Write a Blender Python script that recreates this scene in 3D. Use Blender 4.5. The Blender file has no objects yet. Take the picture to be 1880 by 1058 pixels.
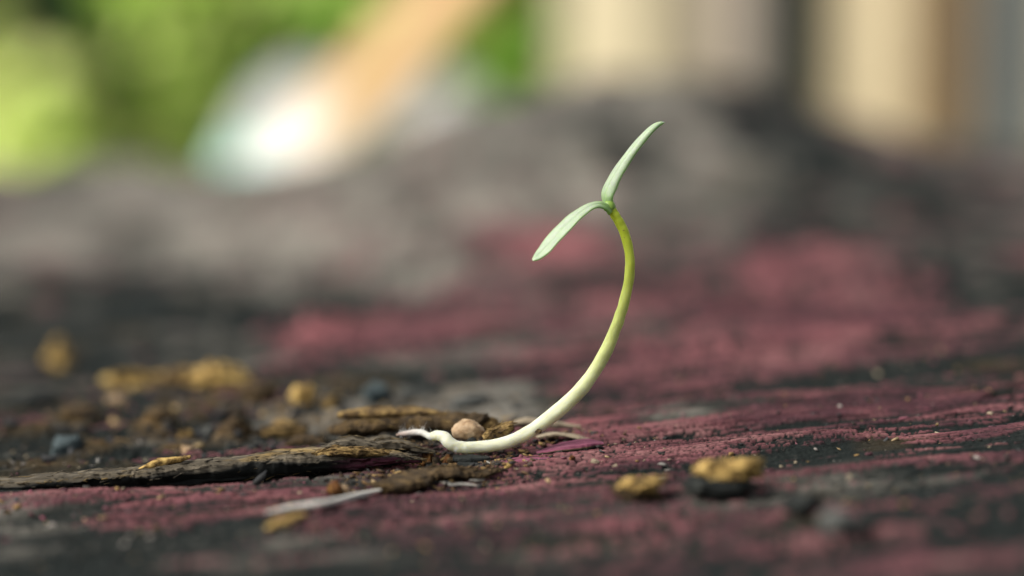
# Seedling on weathered, pink-painted wood.  1 Blender unit = 1 cm.
import bpy, bmesh, math, random
import numpy as np
from mathutils import Vector, Matrix

scene = bpy.context.scene
scene.unit_settings.system = 'METRIC'
scene.unit_settings.scale_length = 0.01
R = math.radians

# ------------------------------------------------------------------ camera
PITCH = R(6.66)
CAM = Vector((0.0, -23.0, 4.215))
cam_d = bpy.data.cameras.new('camera')
cam_d.sensor_width = 72.0
cam_d.lens = 180.0
cam_d.clip_start = 0.5
cam_d.clip_end = 20000.0
cam_d.dof.use_dof = True
cam_d.dof.focus_distance = 23.15
cam_d.dof.aperture_fstop = 0.195          # 0.92 cm pupil
cam = bpy.data.objects.new('camera', cam_d)
cam.location = CAM
cam.rotation_euler = (R(90) - PITCH, 0, 0)
scene.collection.objects.link(cam)
scene.camera = cam

# ------------------------------------------------------------------ light
SUN_EL, SUN_AZ = R(47), R(-112)           # azimuth from +Y (view direction), negative = left
world = bpy.data.worlds.new('World')
scene.world = world
world.use_nodes = True
wn, wl = world.node_tree.nodes, world.node_tree.links
wn.clear()
sky = wn.new('ShaderNodeTexSky')
sky.sky_type = 'NISHITA'
sky.sun_disc = False
sky.sun_elevation = SUN_EL
sky.sun_rotation = SUN_AZ
sky.dust_density = 3.0
sky.air_density = 1.0
sky.ozone_density = 1.0
bg = wn.new('ShaderNodeBackground')
bg.inputs['Strength'].default_value = 0.15
wo = wn.new('ShaderNodeOutputWorld')
hs = wn.new('ShaderNodeHueSaturation')           # thin overcast: the blue is washed out
hs.inputs['Saturation'].default_value = 0.28
wl.new(sky.outputs[0], hs.inputs['Color'])
wl.new(hs.outputs[0], bg.inputs[0])
wl.new(bg.outputs[0], wo.inputs[0])
sun_d = bpy.data.lights.new('sun', 'SUN')
sun_d.energy = 3.6
sun_d.angle = R(40)
sun_d.color = (1.0, 0.96, 0.89)
sun = bpy.data.objects.new('sun', sun_d)
sdir = Vector((math.sin(SUN_AZ) * math.cos(SUN_EL), math.cos(SUN_AZ) * math.cos(SUN_EL), math.sin(SUN_EL)))
sun.rotation_euler = sdir.to_track_quat('Z', 'Y').to_euler()
scene.collection.objects.link(sun)

vs = scene.view_settings
vs.view_transform = 'Standard'
vs.look = 'None'
vs.gamma = 1.0
vs.exposure = 0.22
vs.use_curve_mapping = False
scene.cycles.use_denoising = True
scene.cycles.max_bounces = 8

# ------------------------------------------------------------------ helpers: pixels to points
FP = 4700.0
FWD = Vector((0, math.cos(PITCH), -math.sin(PITCH)))
UPV = Vector((0, math.sin(PITCH), math.cos(PITCH)))


def ray(px, py):
    return FWD + Vector((1, 0, 0)) * ((px - 940) / FP) + UPV * (-(py - 529) / FP)


def at(px, py, y=0.0):
    d = ray(px, py)
    return CAM + d * ((y - CAM.y) / d.y)


# ------------------------------------------------------------------ helpers: noise
def _hash(ix, iy, seed):
    h = (ix.astype(np.int64) * 374761393 + iy.astype(np.int64) * 668265263 + seed * 974634777) & 0x7fffffff
    h = ((h ^ (h >> 13)) * 1274126177) & 0x7fffffff
    h = ((h ^ (h >> 16)) * 2246822519) & 0x7fffffff
    return (h ^ (h >> 15)) / 0x7fffffff


def vn(x, y, seed=0):
    x = np.asarray(x, dtype=float)
    y = np.asarray(y, dtype=float)
    fx, fy = np.floor(x), np.floor(y)
    tx, ty = x - fx, y - fy
    tx = tx * tx * tx * (tx * (tx * 6 - 15) + 10)
    ty = ty * ty * ty * (ty * (ty * 6 - 15) + 10)
    ix, iy = fx.astype(np.int64), fy.astype(np.int64)
    a = _hash(ix, iy, seed); b = _hash(ix + 1, iy, seed)
    c = _hash(ix, iy + 1, seed); d = _hash(ix + 1, iy + 1, seed)
    return ((a * (1 - tx) + b * tx) * (1 - ty) + (c * (1 - tx) + d * tx) * ty) * 2 - 1


def fbm(x, y, octv=4, seed=0, gain=0.5):
    s, a, n = 0.0, 1.0, 0.0
    for k in range(octv):
        s = s + a * vn(x * 2 ** k + 17.3 * k, y * 2 ** k - 9.1 * k, seed + k)
        n += a
        a *= gain
    return s / n


def worley_edge(x, y, seed=0):
    """distance-like value to the nearest cell border (0 on a border)"""
    fx, fy = np.floor(x), np.floor(y)
    f1 = np.full(x.shape, 9.0); f2 = np.full(x.shape, 9.0)
    for dx in (-1, 0, 1):
        for dy in (-1, 0, 1):
            cx, cy = fx + dx, fy + dy
            jx = _hash(cx, cy, seed); jy = _hash(cx, cy, seed + 91)
            d = np.hypot(cx + jx - x, cy + jy - y)
            f2 = np.minimum(f2, np.maximum(f1, d))
            f1 = np.minimum(f1, d)
    return f2 - f1


def sstep(a, b, x):
    t = np.clip((x - a) / (b - a), 0, 1)
    return t * t * (3 - 2 * t)


# ------------------------------------------------------------------ helpers: objects
def tag(o, label=None, cat=None, group=None, kind=None):
    if label: o['label'] = label
    if cat: o['category'] = cat
    if group: o['group'] = group
    if kind: o['kind'] = kind
    return o


def link(o, parent=None):
    scene.collection.objects.link(o)
    if parent is not None:
        o.parent = parent
    return o


def empty(name, loc=(0, 0, 0)):
    o = bpy.data.objects.new(name, None)
    o.empty_display_size = 0.3
    o.location = loc
    return link(o)


def mesh_np(name, verts, faces, mat, parent=None, smooth=True, attrs=None):
    """verts (n,3), faces list/array; if parented the verts are given in world space and moved to the parent's space"""
    verts = np.asarray(verts, dtype=float)
    org = Vector((0, 0, 0))
    p = parent
    while p is not None:
        org = org + p.location
        p = p.parent
    if parent is None:
        org = Vector((verts[:, 0].mean(), verts[:, 1].mean(), verts[:, 2].min()))
    v = verts - np.array(org)
    me = bpy.data.meshes.new(name)
    faces = np.asarray(faces) if not isinstance(faces, list) else faces
    if isinstance(faces, np.ndarray):
        n, k = faces.shape
        me.vertices.add(len(v)); me.vertices.foreach_set('co', v.astype(np.float32).ravel())
        me.loops.add(n * k); me.loops.foreach_set('vertex_index', faces.astype(np.int32).ravel())
        me.polygons.add(n); me.polygons.foreach_set('loop_start', np.arange(0, n * k, k, dtype=np.int32))
        me.update(calc_edges=True)
    else:
        me.from_pydata([tuple(a) for a in v], [], faces)
        me.update()
    if smooth:
        me.polygons.foreach_set('use_smooth', np.ones(len(me.polygons), dtype=bool))
    for k, val in (attrs or {}).items():
        val = np.asarray(val, dtype=np.float32)
        if val.ndim == 1:
            a = me.attributes.new(k, 'FLOAT', 'POINT'); a.data.foreach_set('value', val)
        else:
            a = me.attributes.new(k, 'FLOAT_COLOR', 'POINT')
            a.data.foreach_set('color', np.c_[val, np.ones(len(val))].astype(np.float32).ravel())
    if mat is not None:
        me.materials.append(mat)
    o = bpy.data.objects.new(name, me)
    if parent is None:
        o.location = org
    return link(o, parent)


# ------------------------------------------------------------------ helpers: materials
def new_mat(name):
    m = bpy.data.materials.new(name)
    m.use_nodes = True
    nt = m.node_tree
    b = nt.nodes['Principled BSDF']
    return m, nt, nt.nodes, nt.links, b


def nd(nodes, t, **kw):
    n = nodes.new(t)
    for k, v in kw.items():
        setattr(n, k, v)
    return n


def ramp(nodes, stops):
    r = nodes.new('ShaderNodeValToRGB')
    e = r.color_ramp.elements
    while len(e) > 1:
        e.remove(e[-1])
    e[0].position, e[0].color = stops[0][0], (*stops[0][1], 1)
    for p, c in stops[1:]:
        x = e.new(p); x.color = (*c, 1)
    return r


def mixc(nodes, links, fac, a, b):
    m = nodes.new('ShaderNodeMix'); m.data_type = 'RGBA'
    for s, v in ((m.inputs[0], fac), (m.inputs[6], a), (m.inputs[7], b)):
        if isinstance(v, (int, float)): s.default_value = v
        elif isinstance(v, tuple): s.default_value = (*v, 1)
        else: links.new(v, s)
    return m.outputs[2]


def debris_mat(name, stops, scale=6.0, stretch=(1, 1, 1), rough=0.85, bump=0.4, bump_scale=40.0, spec=0.2, sss=0.0):
    m, nt, N, L, b = new_mat(name)
    tc = nd(N, 'ShaderNodeTexCoord')
    mp = nd(N, 'ShaderNodeMapping'); mp.inputs['Scale'].default_value = stretch
    L.new(tc.outputs['Object'], mp.inputs[0])
    oi = nd(N, 'ShaderNodeObjectInfo')
    ad = nd(N, 'ShaderNodeVectorMath', operation='ADD')
    mul = nd(N, 'ShaderNodeMath', operation='MULTIPLY'); mul.inputs[1].default_value = 31.7
    L.new(oi.outputs['Random'], mul.inputs[0])
    L.new(mp.outputs[0], ad.inputs[0]); L.new(mul.outputs[0], ad.inputs[1])
    nz = nd(N, 'ShaderNodeTexNoise'); nz.inputs['Scale'].default_value = scale
    nz.inputs['Detail'].default_value = 6; nz.inputs['Roughness'].default_value = 0.65
    L.new(ad.outputs[0], nz.inputs['Vector'])
    r = ramp(N, stops); L.new(nz.outputs[0], r.inputs[0])
    L.new(r.outputs[0], b.inputs['Base Color'])
    b.inputs['Roughness'].default_value = rough
    b.inputs['Specular IOR Level'].default_value = spec
    if sss:
        b.inputs['Subsurface Weight'].default_value = sss
        b.inputs['Subsurface Radius'].default_value = (0.08, 0.06, 0.04)
        b.inputs['Subsurface Scale'].default_value = 1.0
    n2 = nd(N, 'ShaderNodeTexNoise'); n2.inputs['Scale'].default_value = bump_scale; n2.inputs['Detail'].default_value = 4
    L.new(ad.outputs[0], n2.inputs['Vector'])
    bp = nd(N, 'ShaderNodeBump'); bp.inputs['Strength'].default_value = bump; bp.inputs['Distance'].default_value = 0.02
    L.new(n2.outputs[0], bp.inputs['Height']); L.new(bp.outputs[0], b.inputs['Normal'])
    return m


# ================================================================== the painted timber (height field)
GRAIN = R(9)
CG, SG = math.cos(GRAIN), math.sin(GRAIN)
TILT = 0.055


def plane_hit(px, py):
    d = ray(px, py)
    # z = TILT*x
    t = (TILT * CAM.x - CAM.z) / (d.z - TILT * d.x)
    return CAM + d * t


def ellipse(px, py, rx, ry):
    """a patch on the timber seen round (px,py): centre and half axes in cm"""
    c = plane_hit(px, py)
    a = plane_hit(px, py - ry); b = plane_hit(px, py + ry)
    w = (plane_hit(px + rx, py) - plane_hit(px - rx, py)).length / 2
    return c.x, (a.y + b.y) / 2, w, abs(a.y - b.y) / 2


# paint patches (+ paint, - bare): px, py, rx, ry, weight
PAINT = [
    (1350, 580, 420, 110, .75), (1500, 640, 300, 80, .5), (585, 612, 80, 42, 2.4), (800, 590, 210, 55, 1.1),
    (1020, 470, 100, 40, 1.5), (1150, 690, 330, 60, .65), (1500, 740, 330, 60, .6), (1380, 830, 500, 60, .6),
    (980, 870, 160, 45, .8), (900, 960, 260, 60, .85), (1200, 1000, 330, 80, .7), (300, 935, 230, 38, 1.0),
    (560, 1000, 70, 40, .5), (650, 930, 150, 40, .7), (1800, 790, 150, 60, .35), (1380, 530, 150, 50, 1.0),
    (800, 470, 160, 40, .2), (690, 850, 130, 14, .8), (1650, 1000, 180, 60, .35), (1060, 800, 120, 35, .4),
    (620, 370, 160, 25, -.2),
    (330, 680, 360, 110, -.8), (200, 560, 330, 80, -.7), (150, 1030, 300, 55, -1.1), (480, 1020, 130, 35, -.5),
    (1400, 330, 480, 130, -.5), (400, 400, 420, 90, -.4), (700, 790, 200, 60, -.35), (1840, 560, 90, 140, -.3),
    (1350, 700, 60, 26, -.7), (1250, 770, 110, 22, -.6), (1600, 780, 160, 18, -.4), (1550, 690, 120, 30, -.3), (620, 560, 60, 14, -.7),
    (940, 650, 120, 22, -.5), (840, 720, 160, 34, -.5), (1180, 610, 60, 26, -.5), (1060, 560, 60, 20, -.3),
]
GREY = [  # negative weights: dark wood, with lens vignetting painted in at right
    (420, 400, 460, 110, .9), (650, 460, 280, 70, .6), (850, 330, 260, 50, .5), (1200, 235, 110, 30, .9), (1300, 200, 200, 40, .1),
    (1150, 400, 220, 60, .1), (900, 720, 150, 40, .5), (940, 650, 110, 25, .3), (1580, 900, 120, 60, .1), (1130, 440, 60, 50, .5),
    (40, 430, 90, 60, -.6), (120, 540, 260, 70, -1.3), (430, 570, 170, 50, -.9), (250, 620, 300, 40, -.7), (1050, 215, 90, 35, -1.3), (1190, 290, 150, 26, -1.2), (1390, 370, 150, 40, -.4),
    (1600, 330, 260, 150, -.25), (1780, 480, 140, 180, -.4), (560, 400, 50, 30, -.4), (330, 350, 60, 30, -.3), (600, 335, 60, 18, -.3),
    (1040, 480, 80, 30, -.2), (200, 720, 400, 90, -.1), (250, 1030, 420, 70, -1.0), (230, 750, 360, 60, -.8), (520, 690, 160, 40, -.5), (1840, 650, 120, 160, -.6), (1300, 1060, 700, 40, -.8), (1780, 940, 260, 140, -.5), (1650, 780, 300, 60, -.4), (450, 430, 400, 90, .35),
]
FRESH = [(585, 612, 75, 42, 1.0), (1020, 472, 85, 30, .8), (1400, 530, 150, 36, .4), (1130, 560, 80, 30, .3), (600, 1000, 50, 28, .6), (280, 925, 200, 25, .2), (720, 850, 90, 14, .4), (1280, 640, 200, 26, .35), (1180, 960, 120, 30, .25), (1080, 790, 60, 16, .5)]
FE = [(*ellipse(a, b, c, d), w) for a, b, c, d, w in FRESH]
PE = [(*ellipse(a, b, c, d), w) for a, b, c, d, w in PAINT]
GE = [(*ellipse(a, b, c, d), w) for a, b, c, d, w in GREY]


def patch(x, y, ells):
    s = np.zeros_like(x)
    for cx, cy, rx, ry, w in ells:
        s += w * np.exp(-(((x - cx) / rx) ** 2 + ((y - cy) / ry) ** 2))
    return s


def timber(x, y, full=False):
    x = np.asarray(x, dtype=float); y = np.asarray(y, dtype=float)
    u = x * CG + y * SG
    v = -x * SG + y * CG
    wob = 0.35 * vn(u * 0.22, v * 0.3, 3) + 0.08 * vn(u * 0.9, v * 1.1, 4)
    vv = v + wob
    far = sstep(3.0, 14.0, y)
    z = TILT * x
    # broad swellings and hollows
    fmot = fbm(x * 0.62 + 0.10 * y, y * 0.26 - 0.10 * x, 4, 27, 0.7)
    z = z + 0.10 * fbm(u * 0.35, v * 0.8, 3, 11) + far * (0.22 * fbm(u * 0.16 + 3, v * 0.24, 3, 21) + 0.26 * fbm(u * 0.42 + 0.25 * v, v * 0.5, 3, 24, 0.6) + 0.16 * fmot)
    # hump of the timber far behind on the right, fall-off on the left and the far end
    z = z + 1.95 * np.exp(-(np.abs((x - 2.4) / 5.6) ** 2.6 + ((y - 33) / 9.0) ** 2))
    z = z - 0.10 * np.clip(x - 6.5, 0, 9) * sstep(14, 28, y)
    z = z + 0.25 * sstep(-2.0, -8.0, x) * sstep(20, 36, y)
    # the trough the long splinter was lifted from
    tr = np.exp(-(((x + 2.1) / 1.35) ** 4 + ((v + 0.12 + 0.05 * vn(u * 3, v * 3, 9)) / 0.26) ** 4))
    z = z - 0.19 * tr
    # keep the seedling's spot low
    near = np.exp(-(((x + 0.4) / 1.3) ** 2 + (y / 0.8) ** 2))
    # grain
    g1 = vn(u * 0.45, vv * 5.5, 31)
    g2 = vn(u * 0.9, vv * 15, 32)
    g3 = vn(u * 2.2, vv * 38, 33)
    gb = vn(u * 0.12, vv * 1.4, 34)
    rough = 0.6 + 0.5 * fbm(u * 0.5, v * 0.9, 2, 41)
    amp = 1 + 2.0 * far
    gz = (0.075 * gb + 0.055 * g1 + 0.030 * g2 + 0.013 * g3) * rough * amp
    z = z + gz
    # long drying cracks along the grain
    c1 = np.abs(vn(u * 0.10, vv * 1.1, 51))
    crack = sstep(0.06, 0.0, c1) * sstep(-0.2, 0.35, vn(u * 0.3, vv * 0.5, 52))
    z = z - 0.24 * crack
    # short cross checks that break paint and wood into small blocks
    ed = worley_edge(u * 2.6 + 0.7 * g1, vv * 15, 61)
    check = sstep(0.26, 0.04, ed) * sstep(-0.5, 0.3, vn(u * 0.7, vv * 1.6, 62))
    ed2 = worley_edge(u * 6.5 + 0.4 * g2, vv * 30, 63)
    check2 = sstep(0.22, 0.03, ed2)
    z = z - 0.034 * check - 0.011 * check2
    # rotten crumbly relief on the left behind the splinter
    rot = np.exp(-(((x + 3.3) / 2.8) ** 2 + ((y - 2.6) / 2.2) ** 2))
    rr = fbm(x * 2.2, y * 1.5, 4, 71, 0.6)
    z = z + rot * (0.16 * rr + 0.05 * np.abs(vn(x * 7, y * 5, 75))) - 0.05 * rot
    z = z - near * 0.02
    # paint film
    p = patch(x, y, PE)
    pn = 0.30 * fbm(u * 0.7, vv * 2.2, 4, 81, 0.6) + 0.30 * g1 + 0.30 * g2 + 0.20 * g3 + 0.22 * gb + 0.30 * fbm(u * 0.28, v * 0.5, 3, 85, 0.6) + 0.34 * fbm(x * 0.8, y * 0.33 - .15 * x, 3, 87, 0.6) * sstep(1.0, 6.0, np.abs(y))
    paint = sstep(-0.02, 0.10, 0.56 * np.clip(p, -1, 0.72 + 0.3 * sstep(4, 8, y)) - 0.25 + 0.10 * sstep(3, 8, y) + pn - 0.72 * check - 0.7 * crack - 0.46 * check2 - 0.5 * tr)
    z = z + 0.012 * paint
    if not full:
        return z
    g = patch(x, y, GE)
    lump = fmot + 0.6 * fbm(x * 1.1 + 0.15 * y, y * 0.5 - 0.2 * x, 3, 28, 0.7)
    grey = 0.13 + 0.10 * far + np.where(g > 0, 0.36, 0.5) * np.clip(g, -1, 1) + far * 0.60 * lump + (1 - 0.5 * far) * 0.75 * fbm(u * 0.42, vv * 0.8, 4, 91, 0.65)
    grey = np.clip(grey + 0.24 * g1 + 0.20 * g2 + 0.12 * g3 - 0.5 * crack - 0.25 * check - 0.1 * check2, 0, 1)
    grey = grey * (1 - 0.8 * tr) * (1 - 0.75 * sstep(0.1, 0.5, p) * (1 - 0.6 * far))  # trough toned down to paint the shade under the splinter
    ochre = np.clip(rot * (0.0 + 1.3 * rr) + 0.2 * sstep(0.25, 0.7, fbm(u * 0.9, v * 1.4, 4, 95)) , 0, 1)
    fresh = np.clip(patch(x, y, FE) * (1.0 + 0.7 * fbm(u * 0.6, vv * 1.6, 3, 99)), 0, 1)
    return z, paint, grey, ochre, fresh


def hit(px, py):
    """where the ray through a photo pixel meets the timber"""
    d = ray(px, py)
    y = np.concatenate([np.arange(-8, 6, 0.02), np.arange(6, 44, 0.1)])
    t = (y - CAM.y) / d.y
    x = CAM.x + d.x * t
    z = CAM.z + d.z * t
    below = np.nonzero(z <= timber(x, y))[0]
    k = below[0] if len(below) else len(y) - 1
    return Vector((x[k], y[k], float(timber(x[k:k + 1], y[k:k + 1])[0])))


def spaced(knots):
    """positions whose step grows: list of (start, end, step0, step1)"""
    out = []
    for a, b, s0, s1 in knots:
        n = max(2, int(abs(b - a) / ((s0 + s1) / 2)))
        t = np.linspace(0, 1, n, endpoint=False)
        w = s0 * t + (s1 - s0) * t * t / 2
        out.append(a + (b - a) * w / (s0 + (s1 - s0) / 2))
    out.append(np.array([knots[-1][1]]))
    return np.concatenate(out)


gx = spaced([(-34, -5.2, 1.0, 0.012), (-5.2, 5.2, 0.0115, 0.0115), (5.2, 34, 0.012, 1.0)])
gy = spaced([(-13, -5, 0.5, 0.08), (-5, -1.6, 0.08, 0.017), (-1.6, 2.0, 0.016, 0.016), (2.0, 9, 0.018, 0.12), (9, 40, 0.12, 0.5)])
GX, GY = np.meshgrid(gx, gy)
Z, PT, GR, OC, FR = timber(GX.ravel(), GY.ravel(), True)
nx, ny = len(gx), len(gy)
V = np.c_[GX.ravel(), GY.ravel(), Z]
idx = np.arange(nx * ny).reshape(ny, nx)
F = np.stack([idx[:-1, :-1].ravel(), idx[:-1, 1:].ravel(), idx[1:, 1:].ravel(), idx[1:, :-1].ravel()], 1)
# sides of the timber, down to the ground
ZG = -25.0
rim = np.concatenate([idx[0, :], idx[1:, -1], idx[-1, -2::-1], idx[-2:0:-1, 0]])
low = V[rim].copy(); low[:, 2] = ZG - 0.5
base = len(V)
V = np.r_[V, low]
m_ = len(rim); j = np.arange(m_)
F = np.r_[F, np.stack([rim[(j + 1) % m_], rim[j], base + j, base + (j + 1) % m_], 1)]
zer = np.zeros(m_)

m, nt, N, L, b = new_mat('weathered painted wood')
tc = nd(N, 'ShaderNodeTexCoord')
mp = nd(N, 'ShaderNodeMapping'); mp.inputs['Rotation'].default_value = (0, 0, -GRAIN); mp.inputs['Scale'].default_value = (1, 1, 1)
L.new(tc.outputs['Object'], mp.inputs[0])
st = nd(N, 'ShaderNodeMapping'); st.inputs['Scale'].default_value = (3.0, 26.0, 8.0); L.new(mp.outputs[0], st.inputs[0])
fib = nd(N, 'ShaderNodeTexNoise'); fib.inputs['Scale'].default_value = 1.0; fib.inputs['Detail'].default_value = 5; fib.inputs['Roughness'].default_value = .65
L.new(st.outputs[0], fib.inputs['Vector'])
blo = nd(N, 'ShaderNodeTexNoise'); blo.inputs['Scale'].default_value = 1.3; blo.inputs['Detail'].default_value = 5; blo.inputs['Roughness'].default_value = .6
st2 = nd(N, 'ShaderNodeMapping'); st2.inputs['Scale'].default_value = (0.6, 1.2, 1.0); L.new(mp.outputs[0], st2.inputs[0])
L.new(st2.outputs[0], blo.inputs['Vector'])
a_p = nd(N, 'ShaderNodeAttribute', attribute_name='paint')
a_g = nd(N, 'ShaderNodeAttribute', attribute_name='grey')
a_o = nd(N, 'ShaderNodeAttribute', attribute_name='ochre')
wood_d = ramp(N, [(0.25, (0.0050, 0.0068, 0.0064)), (0.55, (0.0135, 0.0168, 0.0155)), (0.8, (0.033, 0.034, 0.030))]); L.new(fib.outputs[0], wood_d.inputs[0])
wood_g = ramp(N, [(0.2, (0.105, 0.096, 0.080)), (0.5, (0.27, 0.245, 0.205)), (0.8, (0.40, 0.365, 0.31))]); L.new(fib.outputs[0], wood_g.inputs[0])
wood_o = ramp(N, [(0.3, (0.0375, 0.02475, 0.012)), (0.55, (0.1275, 0.07875, 0.0315)), (0.8, (0.255, 0.1725, 0.0675))]); L.new(blo.outputs[0], wood_o.inputs[0])
c = mixc(N, L, a_g.outputs['Fac'], wood_d.outputs[0], wood_g.outputs[0])
c = mixc(N, L, a_o.outputs['Fac'], c, wood_o.outputs[0])
pt1 = ramp(N, [(0.30, (0.034, 0.017, 0.020)), (0.44, (0.076, 0.033, 0.039)), (0.57, (0.172, 0.068, 0.073)), (0.72, (0.26, 0.130, 0.124))]); L.new(blo.outputs[0], pt1.inputs[0])
a_f = nd(N, 'ShaderNodeAttribute', attribute_name='fresh')
pcol = mixc(N, L, a_f.outputs['Fac'], pt1.outputs[0], (0.35, 0.125, 0.132))
pt2 = ramp(N, [(0.32, (0.14, 0.15, 0.15)), (0.52, (1, 1, 1))]); L.new(fib.outputs[0], pt2.inputs[0])
pm = nd(N, 'ShaderNodeMix', data_type='RGBA', blend_type='MULTIPLY'); pm.inputs[0].default_value = 0.8
L.new(pcol, pm.inputs[6]); L.new(pt2.outputs[0], pm.inputs[7])
c = mixc(N, L, a_p.outputs['Fac'], c, pm.outputs[2])
# pale dust lying on the wood
du = nd(N, 'ShaderNodeTexNoise'); du.inputs['Scale'].default_value = 9; du.inputs['Detail'].default_value = 6; du.inputs['Roughness'].default_value = .7
L.new(mp.outputs[0], du.inputs['Vector'])
dr = ramp(N, [(0.64, (0, 0, 0)), (0.8, (0.4, 0.4, 0.4))]); L.new(du.outputs[0], dr.inputs[0])
c = mixc(N, L, dr.outputs[0], c, (0.30, 0.26, 0.23))
L.new(c, b.inputs['Base Color'])
b.inputs['Roughness'].default_value = 0.9
b.inputs['Specular IOR Level'].default_value = 0.08
bp = nd(N, 'ShaderNodeBump'); bp.inputs['Strength'].default_value = 0.9; bp.inputs['Distance'].default_value = 0.035
L.new(fib.outputs[0], bp.inputs['Height']); L.new(bp.outputs[0], b.inputs['Normal'])
WOOD = m
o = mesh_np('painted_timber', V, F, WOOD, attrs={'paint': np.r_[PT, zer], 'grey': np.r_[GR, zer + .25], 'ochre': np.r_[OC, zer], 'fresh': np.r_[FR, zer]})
tag(o, 'weathered timber with flaking pink paint and grey bare grain under the seedling', 'timber', kind='structure')
WOOD_ORG = o.location.copy()

# ================================================================== ground behind the timber
m, nt, N, L, b = new_mat('lawn')
tc = nd(N, 'ShaderNodeTexCoord'); nz = nd(N, 'ShaderNodeTexNoise'); nz.inputs['Scale'].default_value = 0.05; nz.inputs['Detail'].default_value = 8
L.new(tc.outputs['Object'], nz.inputs['Vector'])
r = ramp(N, [(0.3, (0.03, 0.06, 0.015)), (0.55, (0.08, 0.13, 0.03)), (0.75, (0.16, 0.15, 0.06))]); L.new(nz.outputs[0], r.inputs[0])
L.new(r.outputs[0], b.inputs['Base Color']); b.inputs['Roughness'].default_value = 0.95
n_ = 60
lx = np.sign(np.linspace(-1, 1, n_)) * np.linspace(-1, 1, n_) ** 2 * 9000
A, B = np.meshgrid(lx, lx + 500)
far_ = np.hypot(A, B) > 90
gz = ZG + np.where(far_, 1.2 * fbm(A * 0.02, B * 0.02, 3, 5), -0.6)
gi = np.arange(n_ * n_).reshape(n_, n_)
GF = np.stack([gi[:-1, :-1].ravel(), gi[:-1, 1:].ravel(), gi[1:, 1:].ravel(), gi[1:, :-1].ravel()], 1)
o = mesh_np('ground', np.c_[A.ravel(), B.ravel(), gz.ravel()], GF, m)
tag(o, 'green lawn running back behind the timber', 'ground', kind='structure')

# ================================================================== background garden
rng = random.Random(7)


def leaf_mat(name, cols, trans=0.2):
    m, nt, N, L, b = new_mat(name)
    at_ = nd(N, 'ShaderNodeAttribute', attribute_name='tone')
    r = ramp(N, cols); L.new(at_.outputs['Fac'], r.inputs[0])
    out = N['Material Output']
    b.inputs['Roughness'].default_value = 0.6
    b.inputs['Specular IOR Level'].default_value = 0.12
    L.new(r.outputs[0], b.inputs['Base Color'])
    tr = nd(N, 'ShaderNodeBsdfTranslucent'); L.new(r.outputs[0], tr.inputs[0])
    mx = nd(N, 'ShaderNodeMixShader'); mx.inputs[0].default_value = trans
    L.new(b.outputs[0], mx.inputs[1]); L.new(tr.outputs[0], mx.inputs[2]); L.new(mx.outputs[0], out.inputs[0])
    return m


LIME = leaf_mat('lime leaf', [(0.0, (0.30, 0.62, 0.05)), (0.5, (0.54, 0.80, 0.11)), (1.0, (0.82, 0.86, 0.34))])
GREEN = leaf_mat('green leaf', [(0.0, (0.12, 0.30, 0.04)), (0.6, (0.38, 0.66, 0.09)), (1.0, (0.64, 0.78, 0.20))])
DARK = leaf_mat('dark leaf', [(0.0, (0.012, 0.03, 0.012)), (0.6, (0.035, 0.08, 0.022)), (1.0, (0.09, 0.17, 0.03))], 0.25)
BARK = debris_mat('garden bark', [(0.3, (0.05, 0.03, 0.015)), (0.7, (0.17, 0.10, 0.045))], scale=0.5, bump_scale=2)


def tube(name, pts, rad, mat, parent=None, k=10, attrs=False, cap=True, wob=0.0, seed=0):
    P = np.asarray([tuple(p) for p in pts], dtype=float)
    n = len(P)
    rad = np.broadcast_to(np.asarray(rad, dtype=float), (n,))
    T = np.gradient(P, axis=0); T /= np.linalg.norm(T, axis=1)[:, None] + 1e-12
    ref = np.array([0.0, 1.0, 0.0]) if abs(T[:, 1]).mean() < 0.8 else np.array([1.0, 0, 0])
    S = np.cross(T, ref); S /= np.linalg.norm(S, axis=1)[:, None] + 1e-12
    U = np.cross(S, T)
    a = np.linspace(0, 2 * math.pi, k, endpoint=False)
    rr = rad[:, None] * np.ones((1, k))
    if wob:
        rr = rr * (1 + wob * vn(np.arange(n)[:, None] * 0.35 + seed, np.cos(a)[None, :] * 1.2 + np.sin(a)[None, :] * 1.7, seed))
    Vv = P[:, None, :] + rr[..., None] * (np.cos(a)[None, :, None] * S[:, None, :] + np.sin(a)[None, :, None] * U[:, None, :])
    Vv = Vv.reshape(-1, 3)
    faces = []
    for i in range(n - 1):
        for q in range(k):
            faces.append((i * k + q, i * k + (q + 1) % k, (i + 1) * k + (q + 1) % k, (i + 1) * k + q))
    if cap:
        faces.append(tuple(range(k))[::-1]); faces.append(tuple((n - 1) * k + q for q in range(k)))
    at_ = {'along': np.repeat(np.linspace(0, 1, n), k)} if attrs else None
    return mesh_np(name, Vv, faces, mat, parent, attrs=at_)


def spline(pts, n):
    P = np.asarray([tuple(p) for p in pts], dtype=float)
    P = np.r_[[2 * P[0] - P[1]], P, [2 * P[-1] - P[-2]]]
    out = []
    segs = len(P) - 3
    for q in np.linspace(0, segs, n):
        i = min(int(q), segs - 1); t = q - i
        a, b_, c_, d_ = P[i:i + 4]
        out.append(0.5 * ((2 * b_) + (-a + c_) * t + (2 * a - 5 * b_ + 4 * c_ - d_) * t * t + (-a + 3 * b_ - 3 * c_ + d_) * t ** 3))
    return np.array(out)


LIGHT = np.array(sdir)


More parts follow.
